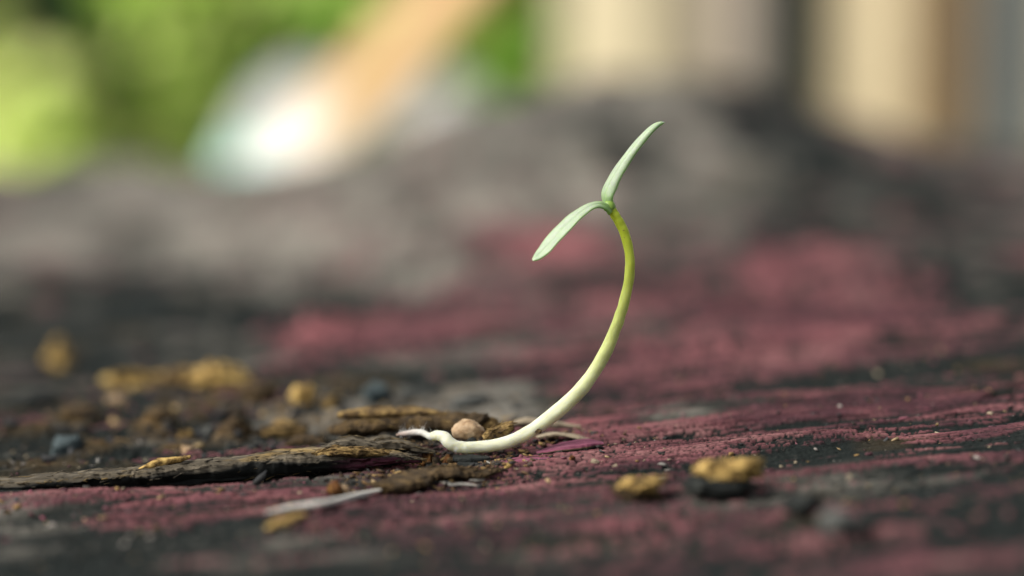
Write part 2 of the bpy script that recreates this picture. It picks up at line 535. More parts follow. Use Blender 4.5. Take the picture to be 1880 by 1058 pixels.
def shrub(name, label, clumps, mat, leaf, group=None, cat='shrub', per=90, seed=1, bright=0.0):
    """clumps: (x, z, y, rx, rz) in cm; leaves fill each clump, a stem runs from the foot to each clump"""
    rg = np.random.default_rng(seed)
    cx = float(np.mean([c_[0] for c_ in clumps])); cy = float(np.mean([c_[2] for c_ in clumps]))
    root = empty(name, (cx, cy, ZG))
    tag(root, label, cat, group)
    vs_, fs_, tone = [], [], []
    for (x, z, y, rx, rz) in clumps:
        n = int(per * max(1.0, rx * rz / 60.0))
        p = rg.normal(size=(n, 3)); p /= np.linalg.norm(p, axis=1)[:, None]
        p *= rg.random((n, 1)) ** 0.45
        ctr = np.array([x, y, z]) + p * np.array([rx, rx * 0.7, rz])
        base_tone = rg.random()
        for c_, pp in zip(ctr, p):
            l = leaf * (0.6 + 0.7 * rg.random()); w = l * (0.34 + 0.12 * rg.random())
            d_ = rg.normal(size=3) + pp * 0.8 + np.array([0, 0, -0.25])
            d_ = d_ - LIGHT * (d_ @ LIGHT) * 0.9                       # leaves turn their faces to the light
            d_ /= np.linalg.norm(d_)
            up = rg.normal(size=3) * 0.3 + LIGHT
            s_ = np.cross(d_, up); s_ /= np.linalg.norm(s_) + 1e-9
            nn = np.cross(s_, d_)
            k0 = len(vs_)
            vs_ += [c_, c_ + d_ * l * .35 + s_ * w + nn * w * .25, c_ + d_ * l * .75 + s_ * w * .7 + nn * w * .1, c_ + d_ * l - nn * l * .12,
                    c_ + d_ * l * .75 - s_ * w * .7 + nn * w * .1, c_ + d_ * l * .35 - s_ * w + nn * w * .25, c_ + d_ * l * .5]
            fs_ += [(k0, k0 + 1, k0 + 6), (k0 + 1, k0 + 2, k0 + 6), (k0 + 2, k0 + 3, k0 + 6), (k0 + 3, k0 + 4, k0 + 6), (k0 + 4, k0 + 5, k0 + 6), (k0 + 5, k0, k0 + 6)]
            tone += [float(np.clip(0.35 * base_tone + 0.75 * rg.random() + bright, 0, 1))] * 7
    mesh_np('foliage', np.array(vs_), np.array(fs_), mat, root, attrs={'tone': tone})
    for (x, z, y, rx, rz) in clumps:
        pts = spline([(cx + (x - cx) * .08, cy, ZG - 1), (cx + (x - cx) * .45, cy + (y - cy) * .4, ZG + (z - ZG) * .5), (x, y, z)], 9)
        tube('stem', pts, np.linspace(max(.5, rx * .09), .25, 9), BARK, root, k=7)
    return root


def clump(px, py, d, rx, rz):
    """a clump seen at a pixel, d cm from the camera; radii in photo pixels"""
    p = at(px, py, d - 23)
    s = d / FP
    return (p.x, p.z, d - 23, rx * s, rz * s)


# dark hedge closing the garden
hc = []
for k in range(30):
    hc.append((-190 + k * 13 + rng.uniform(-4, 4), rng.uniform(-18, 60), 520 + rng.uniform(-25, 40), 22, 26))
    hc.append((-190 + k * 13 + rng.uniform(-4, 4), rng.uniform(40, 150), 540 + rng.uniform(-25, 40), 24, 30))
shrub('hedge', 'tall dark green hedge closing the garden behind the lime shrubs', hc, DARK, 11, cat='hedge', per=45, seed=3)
# lime green shrubs, left
shrub('lime_shrub', 'yellow green shrub with a round head behind the timber, first from the edge',
      [clump(60, 215, 290, 78, 75), clump(-80, 250, 295, 100, 90), clump(40, 330, 285, 130, 80), clump(-140, 130, 300, 90, 110), clump(90, 500, 290, 170, 120)],
      LIME, 5.0, 'lime shrubs', per=200, seed=11, bright=.4)
shrub('lime_shrub', 'tall yellow green shrub standing between the round shrub and the white pail',
      [clump(310, 190, 330, 50, 70), clump(310, 280, 325, 60, 60), clump(320, 60, 335, 60, 80), clump(420, 25, 340, 120, 60), clump(265, -30, 338, 60, 50), clump(330, -60, 338, 120, 60), clump(330, 400, 330, 110, 130), clump(350, 150, 335, 70, 80)],
      LIME, 5.0, 'lime shrubs', per=190, seed=12, bright=.12)
shrub('green_shrub', 'mid green shrub behind the white pail and the slanting stake',
      [clump(520, 60, 340, 120, 80), clump(620, 40, 345, 60, 60), clump(430, 130, 375, 90, 70), clump(600, 160, 380, 80, 80), clump(560, -60, 370, 130, 80), clump(520, 380, 370, 130, 160)],
      GREEN, 5.0, 'green shrubs', per=190, seed=13)
shrub('green_shrub', 'olive green shrub between the slanting stake and the cream fence board',
      [clump(950, 60, 350, 75, 100), clump(880, 140, 355, 75, 80), clump(960, -60, 350, 80, 80), clump(930, 320, 350, 90, 150)],
      GREEN, 4.5, 'green shrubs', per=220, seed=14)
shrub('dark_shrub', 'dark green shrub, deep shade put into its leaf colour, at the top corner of the view',
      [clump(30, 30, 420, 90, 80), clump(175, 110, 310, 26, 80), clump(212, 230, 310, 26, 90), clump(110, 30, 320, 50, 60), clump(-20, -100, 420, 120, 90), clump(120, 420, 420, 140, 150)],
      DARK, 4.0, per=140, seed=15)  # dark leaf colour stands in for shaded gaps between the lime shrubs

# brown trunk behind the stake
root = empty('garden_tree', (at(690, 0, 390).x, 390, ZG)); tag(root, 'brown trunked tree standing behind the slanting orange stake', 'tree')
bx_ = at(690, 0, 390).x
tube('trunk', spline([(bx_ - 1, 390, ZG - 2), (bx_, 390, 10), (bx_ + 1.5, 391, 90), (bx_ - 1, 390, 170)], 14), np.linspace(6.0, 3.5, 14), BARK, root, k=12, wob=.12)
tube('branch', spline([(bx_ + 1.5, 391, 80), (bx_ + 18, 394, 120), (bx_ + 30, 398, 160)], 8), np.linspace(2.4, .8, 8), BARK, root, k=8)
tube('branch', spline([(bx_ + 1.2, 391, 95), (bx_ - 18, 388, 130), (bx_ - 28, 384, 165)], 8), np.linspace(2.2, .8, 8), BARK, root, k=8)
tcl = []
for k in range(9):
    tcl.append((bx_ + rng.uniform(-45, 45), rng.uniform(140, 215), 390 + rng.uniform(-30, 30), 24, 20))
rg = np.random.default_rng(5)
vs_, fs_, tone = [], [], []
for (x, z, y, rx, rz) in tcl:
    for q in range(160):
        p = rg.normal(size=3); p /= np.linalg.norm(p); p *= rg.random() ** .4
        c_ = np.array([x, y, z]) + p * np.array([rx, rx, rz])
        d_ = rg.normal(size=3); d_ /= np.linalg.norm(d_); s_ = np.cross(d_, rg.normal(size=3)); s_ /= np.linalg.norm(s_)
        k0 = len(vs_); vs_ += [c_, c_ + d_ * 2.5 + s_ * 1.6, c_ + d_ * 5, c_ + d_ * 2.5 - s_ * 1.6]; fs_ += [(k0, k0 + 1, k0 + 2), (k0, k0 + 2, k0 + 3)]; tone += [float(rg.random())] * 4
mesh_np('crown', np.array(vs_), np.array(fs_), GREEN, root, attrs={'tone': tone})


def box_between(name, p0, p1, w, t, mat, parent=None, side=None, bev=0.15, attrs=None):
    """squared bar from p0 to p1, bevelled edges"""
    p0, p1 = Vector(p0), Vector(p1)
    ax = (p1 - p0); ln = ax.length; ax.normalize()
    side = Vector(side) if side is not None else Vector((1, 0, 0))
    s = (side - ax * side.dot(ax)).normalized(); u = ax.cross(s)
    bm = bmesh.new()
    bmesh.ops.create_cube(bm, size=1)
    for v in bm.verts:
        v.co = Vector((v.co.x * w, v.co.y * t, v.co.z * ln))
    bmesh.ops.bevel(bm, geom=bm.edges[:], offset=bev, segments=2, affect='EDGES', profile=.6)
    M = Matrix((s, u, ax)).transposed().to_4x4(); M.translation = (p0 + p1) / 2
    bm.transform(M)
    vv = [tuple(v.co) for v in bm.verts]; ff = [tuple(v.index for v in f.verts) for f in bm.faces]
    bm.free()
    return mesh_np(name, vv, ff, mat, parent, smooth=False)


# slanting stake
m, nt, N, L, b = new_mat('stake wood')
tc = nd(N, 'ShaderNodeTexCoord'); nz = nd(N, 'ShaderNodeTexNoise'); nz.inputs['Scale'].default_value = .35; nz.inputs['Detail'].default_value = 5
L.new(tc.outputs['Object'], nz.inputs['Vector'])
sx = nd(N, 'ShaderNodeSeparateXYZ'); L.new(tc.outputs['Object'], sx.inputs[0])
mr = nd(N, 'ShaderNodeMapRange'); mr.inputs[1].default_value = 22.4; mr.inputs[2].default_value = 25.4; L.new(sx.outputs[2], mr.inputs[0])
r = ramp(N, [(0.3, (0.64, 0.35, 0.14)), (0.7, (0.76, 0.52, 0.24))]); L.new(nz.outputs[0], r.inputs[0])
r2 = ramp(N, [(0.3, (0.86, 0.78, 0.66)), (0.7, (0.90, 0.86, 0.78))]); L.new(nz.outputs[0], r2.inputs[0])  # pale tone paints the sun-blown light on the lower stake
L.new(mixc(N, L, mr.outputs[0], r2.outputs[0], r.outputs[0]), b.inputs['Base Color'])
b.inputs['Roughness'].default_value = .6
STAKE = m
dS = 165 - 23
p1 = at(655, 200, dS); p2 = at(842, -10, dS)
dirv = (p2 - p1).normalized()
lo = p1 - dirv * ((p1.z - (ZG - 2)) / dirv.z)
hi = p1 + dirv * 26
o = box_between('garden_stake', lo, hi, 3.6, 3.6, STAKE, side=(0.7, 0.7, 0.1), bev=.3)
tag(o, 'slanting orange timber stake with sunlight painted pale on its lower length, stuck in the lawn', 'stake')


def plain(name, col, rough=.6, var=.15, scale=.4):
    c0 = tuple(x * (1 - var) for x in col); c1 = tuple(min(.92, x * (1 + var)) for x in col)
    return debris_mat(name, [(0.3, c0), (0.7, c1)], scale=scale, rough=rough, bump=.2, bump_scale=2.0)


# white sack behind the stake
PAIL = plain('white plastic', (.46, .46, .44), .4, .14)
CYAN = plain('pale cyan print', (.50, .80, .73), .4, .05)
PEACH = plain('peach cord', (.80, .50, .36), .5, .05)
dP = 200 - 23
pc = at(565, 250, dP); top = at(550, 122, dP).z
root = empty('plastic_sack', (pc.x, dP, ZG)); tag(root, 'slumped white plastic sack with a pale cyan patch behind the slanting stake', 'sack')


def sack(name, cx, cy, z0, z1, r0, r1, a0, a1, mat, parent, seed, puff=0.0, k=64, n=40):
    """lumpy slumped cloth-like surface between two heights, over the angles a0..a1"""
    A, T_ = np.meshgrid(np.linspace(a0, a1, k), np.linspace(0, 1, n))
    zz = ZG + (top - ZG) * (z0 + (z1 - z0) * T_)
    h = (zz - ZG) / (top - ZG)
    rad = r0 * np.sqrt(np.clip(1 - h ** 2.2, 0, 1)) * (1 - .25 * h) + r1 * .15
    rad = rad * (1 + .13 * vn(np.cos(A) * 2.1 + 3, np.sin(A) * 2.1 + h * 2.4, seed) + .05 * vn(np.cos(A) * 6, np.sin(A) * 6 + h * 7, seed + 1)) + puff
    P = np.stack([cx + rad * np.cos(A), cy + .8 * rad * np.sin(A), zz + 0 * A], -1).reshape(-1, 3)
    i = np.arange(k * n).reshape(n, k)
    return mesh_np(name, P, np.stack([i[:-1, :-1].ravel(), i[:-1, 1:].ravel(), i[1:, 1:].ravel(), i[1:, :-1].ravel()], 1), mat, parent)


sack('body', pc.x, dP, 0, 1.0, 11.5, 1.0, 0, 2 * math.pi, PAIL, root, 5)
hz = lambda py: (at(500, py, dP).z - ZG) / (top - ZG)
sack('print', pc.x, dP, hz(420), hz(262), 11.5, 1.0, R(190), R(268), CYAN, root, 5, puff=.12, k=24, n=20)
tube('tie', [(pc.x + 1.1 * math.cos(a), dP + 1.0 * math.sin(a), top - .15) for a in np.linspace(0, 2 * math.pi, 20)], .22, PEACH, root, k=6)

# pale stone beside the stake
def rock(name, ctr, sx_, sy_, sz_, mat, seed, sub=3, rough=.25, parent=None, facet=0.0, box=1.0):
    bm = bmesh.new(); bmesh.ops.create_icosphere(bm, subdivisions=sub, radius=1)
    P = np.array([v.co[:] for v in bm.verts]); ff = np.array([[v.index for v in f.verts] for f in bm.faces]); bm.free()
    ff_ = 1.9 if facet else 1.3
    n1 = fbm(P[:, 0] * ff_ + P[:, 2] * .9 + seed * 3.1, P[:, 1] * ff_ - P[:, 2] * .7, 4, seed, .6)
    n2 = fbm(P[:, 0] * 1.1 - P[:, 2] * 1.3 + seed, P[:, 1] * 1.6 + P[:, 2] * .5, 3, seed + 9, .6)
    rr = 1 + rough * (n1 + n2)
    Q = P * rr[:, None]
    if facet:
        Q = np.sign(Q) * np.abs(Q) ** .75
        rs = np.random.default_rng(seed)
        for _ in range(14):
            d_ = rs.normal(size=3) * np.array([1, 1, .8]); d_ /= np.linalg.norm(d_)
            h = Q @ d_; lim = facet * (.6 + .5 * rs.random())
            Q = Q - np.clip(h - lim, 0, None)[:, None] * d_ * .95
        # fibrous, crumbling surface
        f1 = fbm(Q[:, 0] * 2.2 + seed, Q[:, 2] * 7 + Q[:, 1] * 4, 3, seed + 20, .6)
        f2 = vn(Q[:, 0] * 6 + seed, Q[:, 2] * 9 + Q[:, 1] * 7, seed + 30)
        Q = Q * (1 + .30 * f1 + .12 * f2)[:, None]
        Q = Q * 1.25
        a = rs.uniform(-.6, .6); ca, sa = math.cos(a), math.sin(a)
        Q = np.c_[Q[:, 0] * ca - Q[:, 2] * sa * .35, Q[:, 1], Q[:, 0] * sa * .35 + Q[:, 2] * ca]
    Q = Q * np.array([sx_, sy_, sz_])
    Q[:, 2] = np.where(Q[:, 2] < -.55 * sz_, -.55 * sz_ + (Q[:, 2] + .55 * sz_) * .3, Q[:, 2])
    return mesh_np(name, Q + np.array(ctr), ff, mat, parent, smooth=not facet)


pr = at(800, 270, 225 - 23)
zt = at(800, 205, 202).z
o = rock('pale_stone', (pr.x, 202, (zt + ZG) / 2 + 3), 6.0, 5.0, (zt - ZG) / 2, plain('pale stone', (.55, .54, .50), .9), 4, rough=.12)
tag(o, 'pale grey stone standing beside the foot of the slanting stake', 'stone')

# board fence on the right
FA = R(-38)                                   # the fence comes forward to the right, its face turned to the light
f0 = at(1035, 100, 235)
FD = Vector((math.cos(FA), math.sin(FA), 0))


def fence_x(px):
    """distance along the fence line at which it crosses a photo column"""
    d = ray(px, 100); r_ = d.x / d.y
    return (r_ * (f0.y - CAM.y) - (f0.x - CAM.x)) / (FD.x - r_ * FD.y)


root = empty('board_fence', (f0.x, f0.y, ZG)); tag(root, 'fence of upright cream, brown and grey boards behind the timber', 'fence')
boards = [(1035, 1200, (.56, .47, .31)), (1208, 1296, (.25, .21, .14)), (1302, 1436, (.34, .28, .225)), (1520, 1672, (.62, .50, .32)),
          (1680, 1792, (.15, .095, .045)), (1800, 1925, (.09, .098, .095)), (1934, 2080, (.30, .25, .18)), (2090, 2230, (.36, .30, .22)), (2240, 2380, (.22, .17, .1))]
FN = Vector((math.sin(FA), -math.cos(FA), 0))    # away from the fence face, toward the viewer
for k, (a, c_, col) in enumerate(boards):
    x0, x1 = fence_x(a), fence_x(c_)
    bm_ = plain('fence paint', col, .7, .12, .3)
    q_ = f0 + FD * ((x0 + x1) / 2) + FN * (.2 * (k % 2))
    box_between('board', (q_.x, q_.y, ZG + 1), (q_.x, q_.y, 60 + (k * 37 % 5)), x1 - x0, 1.6, bm_, root, side=FD, bev=.2)
q_ = f0 + FD * fence_x(1480) + FN * 3.2
box_between('post', (q_.x, q_.y, ZG - 2), (q_.x, q_.y, 55), 5.0, 4.4, plain('dark post', (.02, .024, .022), .8), root, side=FD, bev=.3)
x0, x1 = fence_x(1035), fence_x(2380)
for z in (-14, 35):
    q0, q1 = f0 + FD * x0 - FN * 2.2, f0 + FD * x1 - FN * 2.2
    box_between('rail', (q0.x, q0.y, z), (q1.x, q1.y, z), 2.0, 3.0, plain('fence rail', (.25, .2, .14), .8), root, side=FN, bev=.2)

# ================================================================== the seedling
SX, SY = 0.0, 0.0
seed_root = empty('seedling', tuple(at(850, 835, 0)))
tag(seed_root, 'tall curved seedling with white to lime stem and two pale leaves', 'seedling')

m, nt, N, L, b = new_mat('stem tissue')
a_ = nd(N, 'ShaderNodeAttribute', attribute_name='along')
r = ramp(N, [(0.0, (0.56, 0.56, 0.47)), (0.36, (0.56, 0.575, 0.46)), (0.5, (0.54, 0.57, 0.37)), (0.62, (0.44, 0.48, 0.20)), (0.74, (0.37, 0.42, 0.085)), (0.85, (0.36, 0.42, 0.035)), (0.96, (0.35, 0.42, 0.03)), (1.0, (0.26, 0.38, 0.05))])
L.new(a_.outputs['Fac'], r.inputs[0])
tc = nd(N, 'ShaderNodeTexCoord')
n1 = nd(N, 'ShaderNodeTexNoise'); n1.inputs['Scale'].default_value = 5; n1.inputs['Detail'].default_value = 5; L.new(tc.outputs['Object'], n1.inputs['Vector'])
rr_ = ramp(N, [(0.35, (0.86, 0.86, 0.80)), (0.6, (1, 1, 1))]); L.new(n1.outputs[0], rr_.inputs[0])
mu = nd(N, 'ShaderNodeMix', data_type='RGBA', blend_type='MULTIPLY'); mu.inputs[0].default_value = 1
L.new(r.outputs[0], mu.inputs[6]); L.new(rr_.outputs[0], mu.inputs[7])
sp = nd(N, 'ShaderNodeTexNoise'); sp.inputs['Scale'].default_value = 26; sp.inputs['Detail'].default_value = 2; L.new(tc.outputs['Object'], sp.inputs['Vector'])
sr = ramp(N, [(0.715, (0, 0, 0)), (0.76, (.7, .7, .7))]); L.new(sp.outputs[0], sr.inputs[0])
L.new(mixc(N, L, sr.outputs[0], mu.outputs[2], (0.16, 0.12, 0.05)), b.inputs['Base Color'])
b.inputs['Roughness'].default_value = .52
b.inputs['Specular IOR Level'].default_value = .22
b.inputs['Subsurface Weight'].default_value = .85
b.inputs['Subsurface Radius'].default_value = (.12, .11, .045)
b.inputs['Subsurface Scale'].default_value = 1.2
n3 = nd(N, 'ShaderNodeTexNoise'); n3.inputs['Scale'].default_value = 30; L.new(tc.outputs['Object'], n3.inputs['Vector'])
bp = nd(N, 'ShaderNodeBump'); bp.inputs['Strength'].default_value = .15; bp.inputs['Distance'].default_value = .01
L.new(n3.outputs[0], bp.inputs['Height']); L.new(bp.outputs[0], b.inputs['Normal'])
STEM = m

# centre line: px, py, depth offset, radius px
SL = [(793, 801, .10, 8), (803, 800, .06, 10), (815, 803, .02, 12), (824, 812, -.02, 12), (838, 820, -.03, 11.8), (862, 822, -.02, 11.5), (890, 820, 0, 11.5), (925, 814, 0, 12),
      (960, 800, 0, 12.5), (995, 778, 0, 13.5), (1030, 750, 0, 14), (1060, 722, 0, 13.8), (1086, 690, 0, 12.8), (1108, 654, 0, 12.5), (1126, 614, 0, 11.5), (1141, 572, 0, 10.5),
      (1152, 530, 0, 9.7), (1156.5, 495, 0, 9.3), (1155, 462, .01, 9.2), (1147, 430, .02, 9), (1135, 405, .02, 9), (1125, 389, .02, 9.2), (1119, 378, .02, 8.5)]
pp_ = spline([tuple(at(a, c_, y)) for a, c_, y, _ in SL], 200)
rr_px = np.interp(np.linspace(0, len(SL) - 1, 200), range(len(SL)), [s[3] for s in SL]) * (22.2 / FP)
tube('stem', pp_, rr_px, STEM, seed_root, k=36, attrs=True, wob=.07, seed=2)

# the root with its hairs
m, nt, N, L, b = new_mat('root tissue')
a_ = nd(N, 'ShaderNodeAttribute', attribute_name='along')
r = ramp(N, [(0, (.54, .54, .46)), (.4, (.44, .42, .38)), (.75, (.34, .26, .22)), (1, (.28, .19, .15))]); L.new(a_.outputs['Fac'], r.inputs[0])
L.new(r.outputs[0], b.inputs['Base Color']); b.inputs['Roughness'].default_value = .5
b.inputs['Subsurface Weight'].default_value = .4; b.inputs['Subsurface Radius'].default_value = (.06, .05, .03); b.inputs['Subsurface Scale'].default_value = .7
ROOT = m
RL = [(798, 803, .08, 8), (788, 801, .14, 6.5), (776, 795, .2, 6), (762, 794, .26, 6), (747, 796, .3, 5), (736, 797, .34, 3.5), (728, 799, .36, 1.5)]
rp = spline([tuple(at(a, c_, y)) for a, c_, y, _ in RL], 40)
rrad = np.interp(np.linspace(0, len(RL) - 1, 40), range(len(RL)), [s[3] for s in RL]) * (23.3 / FP)
root_o = tube('root', rp, rrad, ROOT, seed_root, k=14, attrs=True, wob=.08)
HAIR, nt, N, L, b = new_mat('root hair')
b.inputs['Base Color'].default_value = (.86, .86, .82, 1); b.inputs['Roughness'].default_value = .5
b.inputs['Alpha'].default_value = 1
rg = np.random.default_rng(21)
vs_, fs_ = [], []
for q in range(140):
    i = rg.integers(4, 37)
    c_ = rp[i]; a = rg.uniform(0, 2 * math.pi)
    d_ = np.array([rg.normal() * .35 - .1, math.cos(a), abs(math.sin(a)) * 1.0 if rg.random() < .8 else math.sin(a)]); d_ /= np.linalg.norm(d_)
    ln = rg.uniform(.012, .04); bend = rg.normal(size=3) * .03
    w0 = .0011
    sd = np.cross(d_, rg.normal(size=3)); sd /= np.linalg.norm(sd); s2 = np.cross(d_, sd)
    k0 = len(vs_)
    for t in (0, .5, 1):
        cc = c_ + d_ * (rrad[i] * .8 + ln * t) + bend * t * t
        w = w0 * (1 - .8 * t)
        vs_ += [cc + sd * w, cc - sd * w * .5 + s2 * w * .87, cc - sd * w * .5 - s2 * w * .87]
    for s_ in (0, 3):
        for q2 in range(3):
            fs_.append((k0 + s_ + q2, k0 + s_ + (q2 + 1) % 3, k0 + s_ + 3 + (q2 + 1) % 3, k0 + s_ + 3 + q2))
o = mesh_np('root_hairs', np.array(vs_), np.array(fs_), HAIR, root_o)
o['kind'] = 'stuff'


# seed leaves
def leaf_tissue(name, pale, deep):
    m, nt, N, L, b = new_mat(name)
    a_ = nd(N, 'ShaderNodeAttribute', attribute_name='along')
    e_ = nd(N, 'ShaderNodeAttribute', attribute_name='edge')
    tc = nd(N, 'ShaderNodeTexCoord')
    n1 = nd(N, 'ShaderNodeTexNoise'); n1.inputs['Scale'].default_value = 14; n1.inputs['Detail'].default_value = 6; n1.inputs['Roughness'].default_value = .7
    L.new(tc.outputs['Object'], n1.inputs['Vector'])
    r = ramp(N, [(0.0, (.17, .31, .05)), (0.10, deep), (0.32, pale), (1.0, tuple(min(.85, x * 1.06) for x in pale))]); L.new(a_.outputs['Fac'], r.inputs[0])
    rr_ = ramp(N, [(0.3, (.78, .80, .76)), (0.65, (1, 1, 1))]); L.new(n1.outputs[0], rr_.inputs[0])
    mu = nd(N, 'ShaderNodeMix', data_type='RGBA', blend_type='MULTIPLY'); mu.inputs[0].default_value = .9
    L.new(r.outputs[0], mu.inputs[6]); L.new(rr_.outputs[0], mu.inputs[7])
    v_ = nd(N, 'ShaderNodeAttribute', attribute_name='vein')
    c = mixc(N, L, v_.outputs['Fac'], mu.outputs[2], (.22, .36, .12))
    c = mixc(N, L, e_.outputs['Fac'], c, (.20, .33, .08))
    L.new(c, b.inputs['Base Color'])
    b.inputs['Roughness'].default_value = .45
    b.inputs['Specular IOR Level'].default_value = .4
    b.inputs['Subsurface Weight'].default_value = .6; b.inputs['Subsurface Radius'].default_value = (.05, .08, .02); b.inputs['Subsurface Scale'].default_value = .9
    n3 = nd(N, 'ShaderNodeTexNoise'); n3.inputs['Scale'].default_value = 45; L.new(tc.outputs['Object'], n3.inputs['Vector'])
    bp = nd(N, 'ShaderNodeBump'); bp.inputs['Strength'].default_value = .25; bp.inputs['Distance'].default_value = .008
    L.new(n3.outputs[0], bp.inputs['Height']); L.new(bp.outputs[0], b.inputs['Normal'])
    return m


def seed_leaf(mid, wid, alpha, thick, mat, curl=.15, y0=0.0, ysl=0.0, flip=1):
    """mid: pixel mid line; wid: apparent half width px; the blade leans so that its upper face half turns to the viewer"""
    n = 60
    P3 = spline([tuple(at(a, c_, y0 + ysl * k / (len(mid) - 1))) for k, (a, c_) in enumerate(mid)], n)
    W = np.interp(np.linspace(0, len(mid) - 1, n), range(len(mid)), wid) * (23 / FP)
    T = np.gradient(P3, axis=0); T /= np.linalg.norm(T, axis=1)[:, None]
    dep = np.array([0, 1.0, 0])
    perp = np.cross(T, dep); perp /= np.linalg.norm(perp, axis=1)[:, None]   # in the picture plane
    perp = perp * np.where(perp[:, 2:3] * flip >= 0, 1, -1) if flip else perp
    sd = perp * math.sin(alpha) + dep * math.cos(alpha)        # blade's cross direction: far side is up
    nrm = np.cross(sd, T); nrm = nrm / np.linalg.norm(nrm, axis=1)[:, None]
    K = 17
    tt = np.linspace(-1, 1, K)
    half = W / math.sin(alpha)
    vs_, al, ed, ve = [], [], [], []
    for side in (1, -1):
        for i in range(n):
            for t in tt:
                edge = math.sqrt(max(0, 1 - abs(t) ** 3))
                h = thick[0] + (thick[1] - thick[0]) * i / n
                h *= min(1.0, (n - i) / 4)
                pos = P3[i] + sd[i] * half[i] * t + nrm[i] * (side * h * .5 * edge + curl * half[i] * (t * t - .3) - .10 * half[i] * math.exp(-(t / .13) ** 2) * side + .03 * half[i] * math.sin(i * .55 + t * 3) * abs(t))
                vs_.append(pos); al.append(i / (n - 1)); ed.append(min(1, abs(t) ** 7 * .85)); ve.append(.55 * math.exp(-(t / .1) ** 2) * (1 - .6 * i / n) + .18 * max(0, math.sin(i * .9 - abs(t) * 5)) ** 6)
    fs_ = []
    for s_ in range(2):
        o_ = s_ * n * K
        for i in range(n - 1):
            for q in range(K - 1):
                f = (o_ + i * K + q, o_ + i * K + q + 1, o_ + (i + 1) * K + q + 1, o_ + (i + 1) * K + q)
                fs_.append(f if s_ else f[::-1])
    for i in range(n - 1):
        for q in (0, K - 1):
            a, b_ = i * K + q, (i + 1) * K + q
            fs_.append((a, b_, n * K + b_, n * K + a))
    for i in (0, n - 1):
        for q in range(K - 1):
            a = i * K + q
            fs_.append((a, a + 1, n * K + a + 1, n * K + a))
    ob = mesh_np('seed_leaf', np.array(vs_), fs_, mat, seed_root, attrs={'along': al, 'edge': ed, 'vein': ve})
    bm = bmesh.new(); bm.from_mesh(ob.data); bmesh.ops.remove_doubles(bm, verts=bm.verts, dist=.0004); bmesh.ops.recalc_face_normals(bm, faces=bm.faces); bm.to_mesh(ob.data); bm.free()
    return ob


LEAFM = leaf_tissue('seed leaf tissue', (.335, .395, .285), (.18, .31, .08))
# drooping leaf
o = seed_leaf([(1122, 390), (1113, 381), (1101, 376.5), (1087, 379), (1068, 390), (1047, 408), (1025, 430), (1004, 454), (989, 469.5), (977.5, 478)],
              [5, 5.2, 5.2, 5.6, 8, 10.2, 11, 10.4, 7.4, 1.8], R(38), (.035, .03), LEAFM, curl=.12, y0=-.02, ysl=-.25)
o['label'] = 'drooping seed leaf'
# upright leaf
o = seed_leaf([(1121, 394), (1117, 378), (1114, 360), (1121, 340), (1134, 316), (1152, 289), (1172, 263), (1191, 242), (1206, 230), (1220, 225)],
              [3, 7, 10.5, 10.8, 9.3, 7.9, 6.8, 5.7, 3.8, .6], R(40), (.05, .035), LEAFM, curl=.2, y0=.02, ysl=.12, flip=0)
o['label'] = 'upright seed leaf'
# node where leaves leave the stem
m, nt, N, L, b = new_mat('node tissue'); b.inputs['Base Color'].default_value = (.17, .28, .035, 1); b.inputs['Roughness'].default_value = .45
b.inputs['Subsurface Weight'].default_value = .3; b.inputs['Subsurface Radius'].default_value = (.05, .05, .02); b.inputs['Subsurface Scale'].default_value = .6
npnt = at(1119, 380, .02)
rock('node', tuple(npnt), .056, .055, .066, m, 3, sub=3, rough=.08, parent=seed_root)

# ================================================================== splinters, flakes and crumbs on the timber
OCHRE = debris_mat('ochre rotten wood', [(0.36, (0.024, 0.016, 0.009)), (0.48, (0.11, 0.068, 0.026)), (0.6, (0.25, 0.165, 0.06)), (0.75, (0.38, 0.28, 0.13))], scale=9, bump=.9, bump_scale=35)
GOLD = debris_mat('gold bark', [(0.38, (0.028, 0.018, 0.009)), (0.47, (0.19, 0.118, 0.036)), (0.56, (0.42, 0.28, 0.09)), (0.75, (0.54, 0.40, 0.16))], scale=9, bump=.9, bump_scale=30)
AMBER = debris_mat('amber frass', [(0.34, (0.0304, 0.01216, 0.00532)), (0.5, (0.114, 0.0456, 0.01368)), (0.7, (0.2432, 0.1292, 0.038))], scale=12, bump=.8, bump_scale=60)
BLACK = debris_mat('dark bark and shade', [(0.3, (0.0076, 0.00912, 0.00836)), (0.6, (0.0228, 0.02508, 0.0228)), (0.8, (0.0608, 0.057, 0.0456))], scale=6, bump=.7, bump_scale=40)
BROWN = debris_mat('brown rotten wood', [(0.3, (0.0152, 0.0114, 0.0076)), (0.52, (0.057, 0.03648, 0.01672)), (0.75, (0.1672, 0.1064, 0.0418))], scale=8, bump=.9, bump_scale=40)
TAN = debris_mat('tan husk', [(0.3, (0.17, 0.10, 0.05)), (0.5, (0.34, 0.23, 0.13)), (0.75, (0.46, 0.35, 0.23))], scale=9, bump=.5, bump_scale=30, rough=.6, sss=.15)
PALE = debris_mat('pale fibre', [(0.3, (0.19, 0.18, 0.155)), (0.7, (0.38, 0.36, 0.32))], scale=6, stretch=(1, 6, 6), bump=.3)
STRAW = debris_mat('bleached straw', [(0.3, (0.36, 0.34, 0.30)), (0.7, (0.56, 0.54, 0.49))], scale=6, stretch=(1, 6, 6), bump=.3)
CREAM = debris_mat('cream sliver', [(0.3, (0.17, 0.13, 0.085)), (0.7, (0.36, 0.30, 0.21))], scale=5, stretch=(1, 6, 6), bump=.5)
GREYS = debris_mat('grey chip', [(0.3, (0.0456, 0.04788, 0.04408)), (0.7, (0.1064, 0.1087, 0.0988))], scale=4, bump=.5)
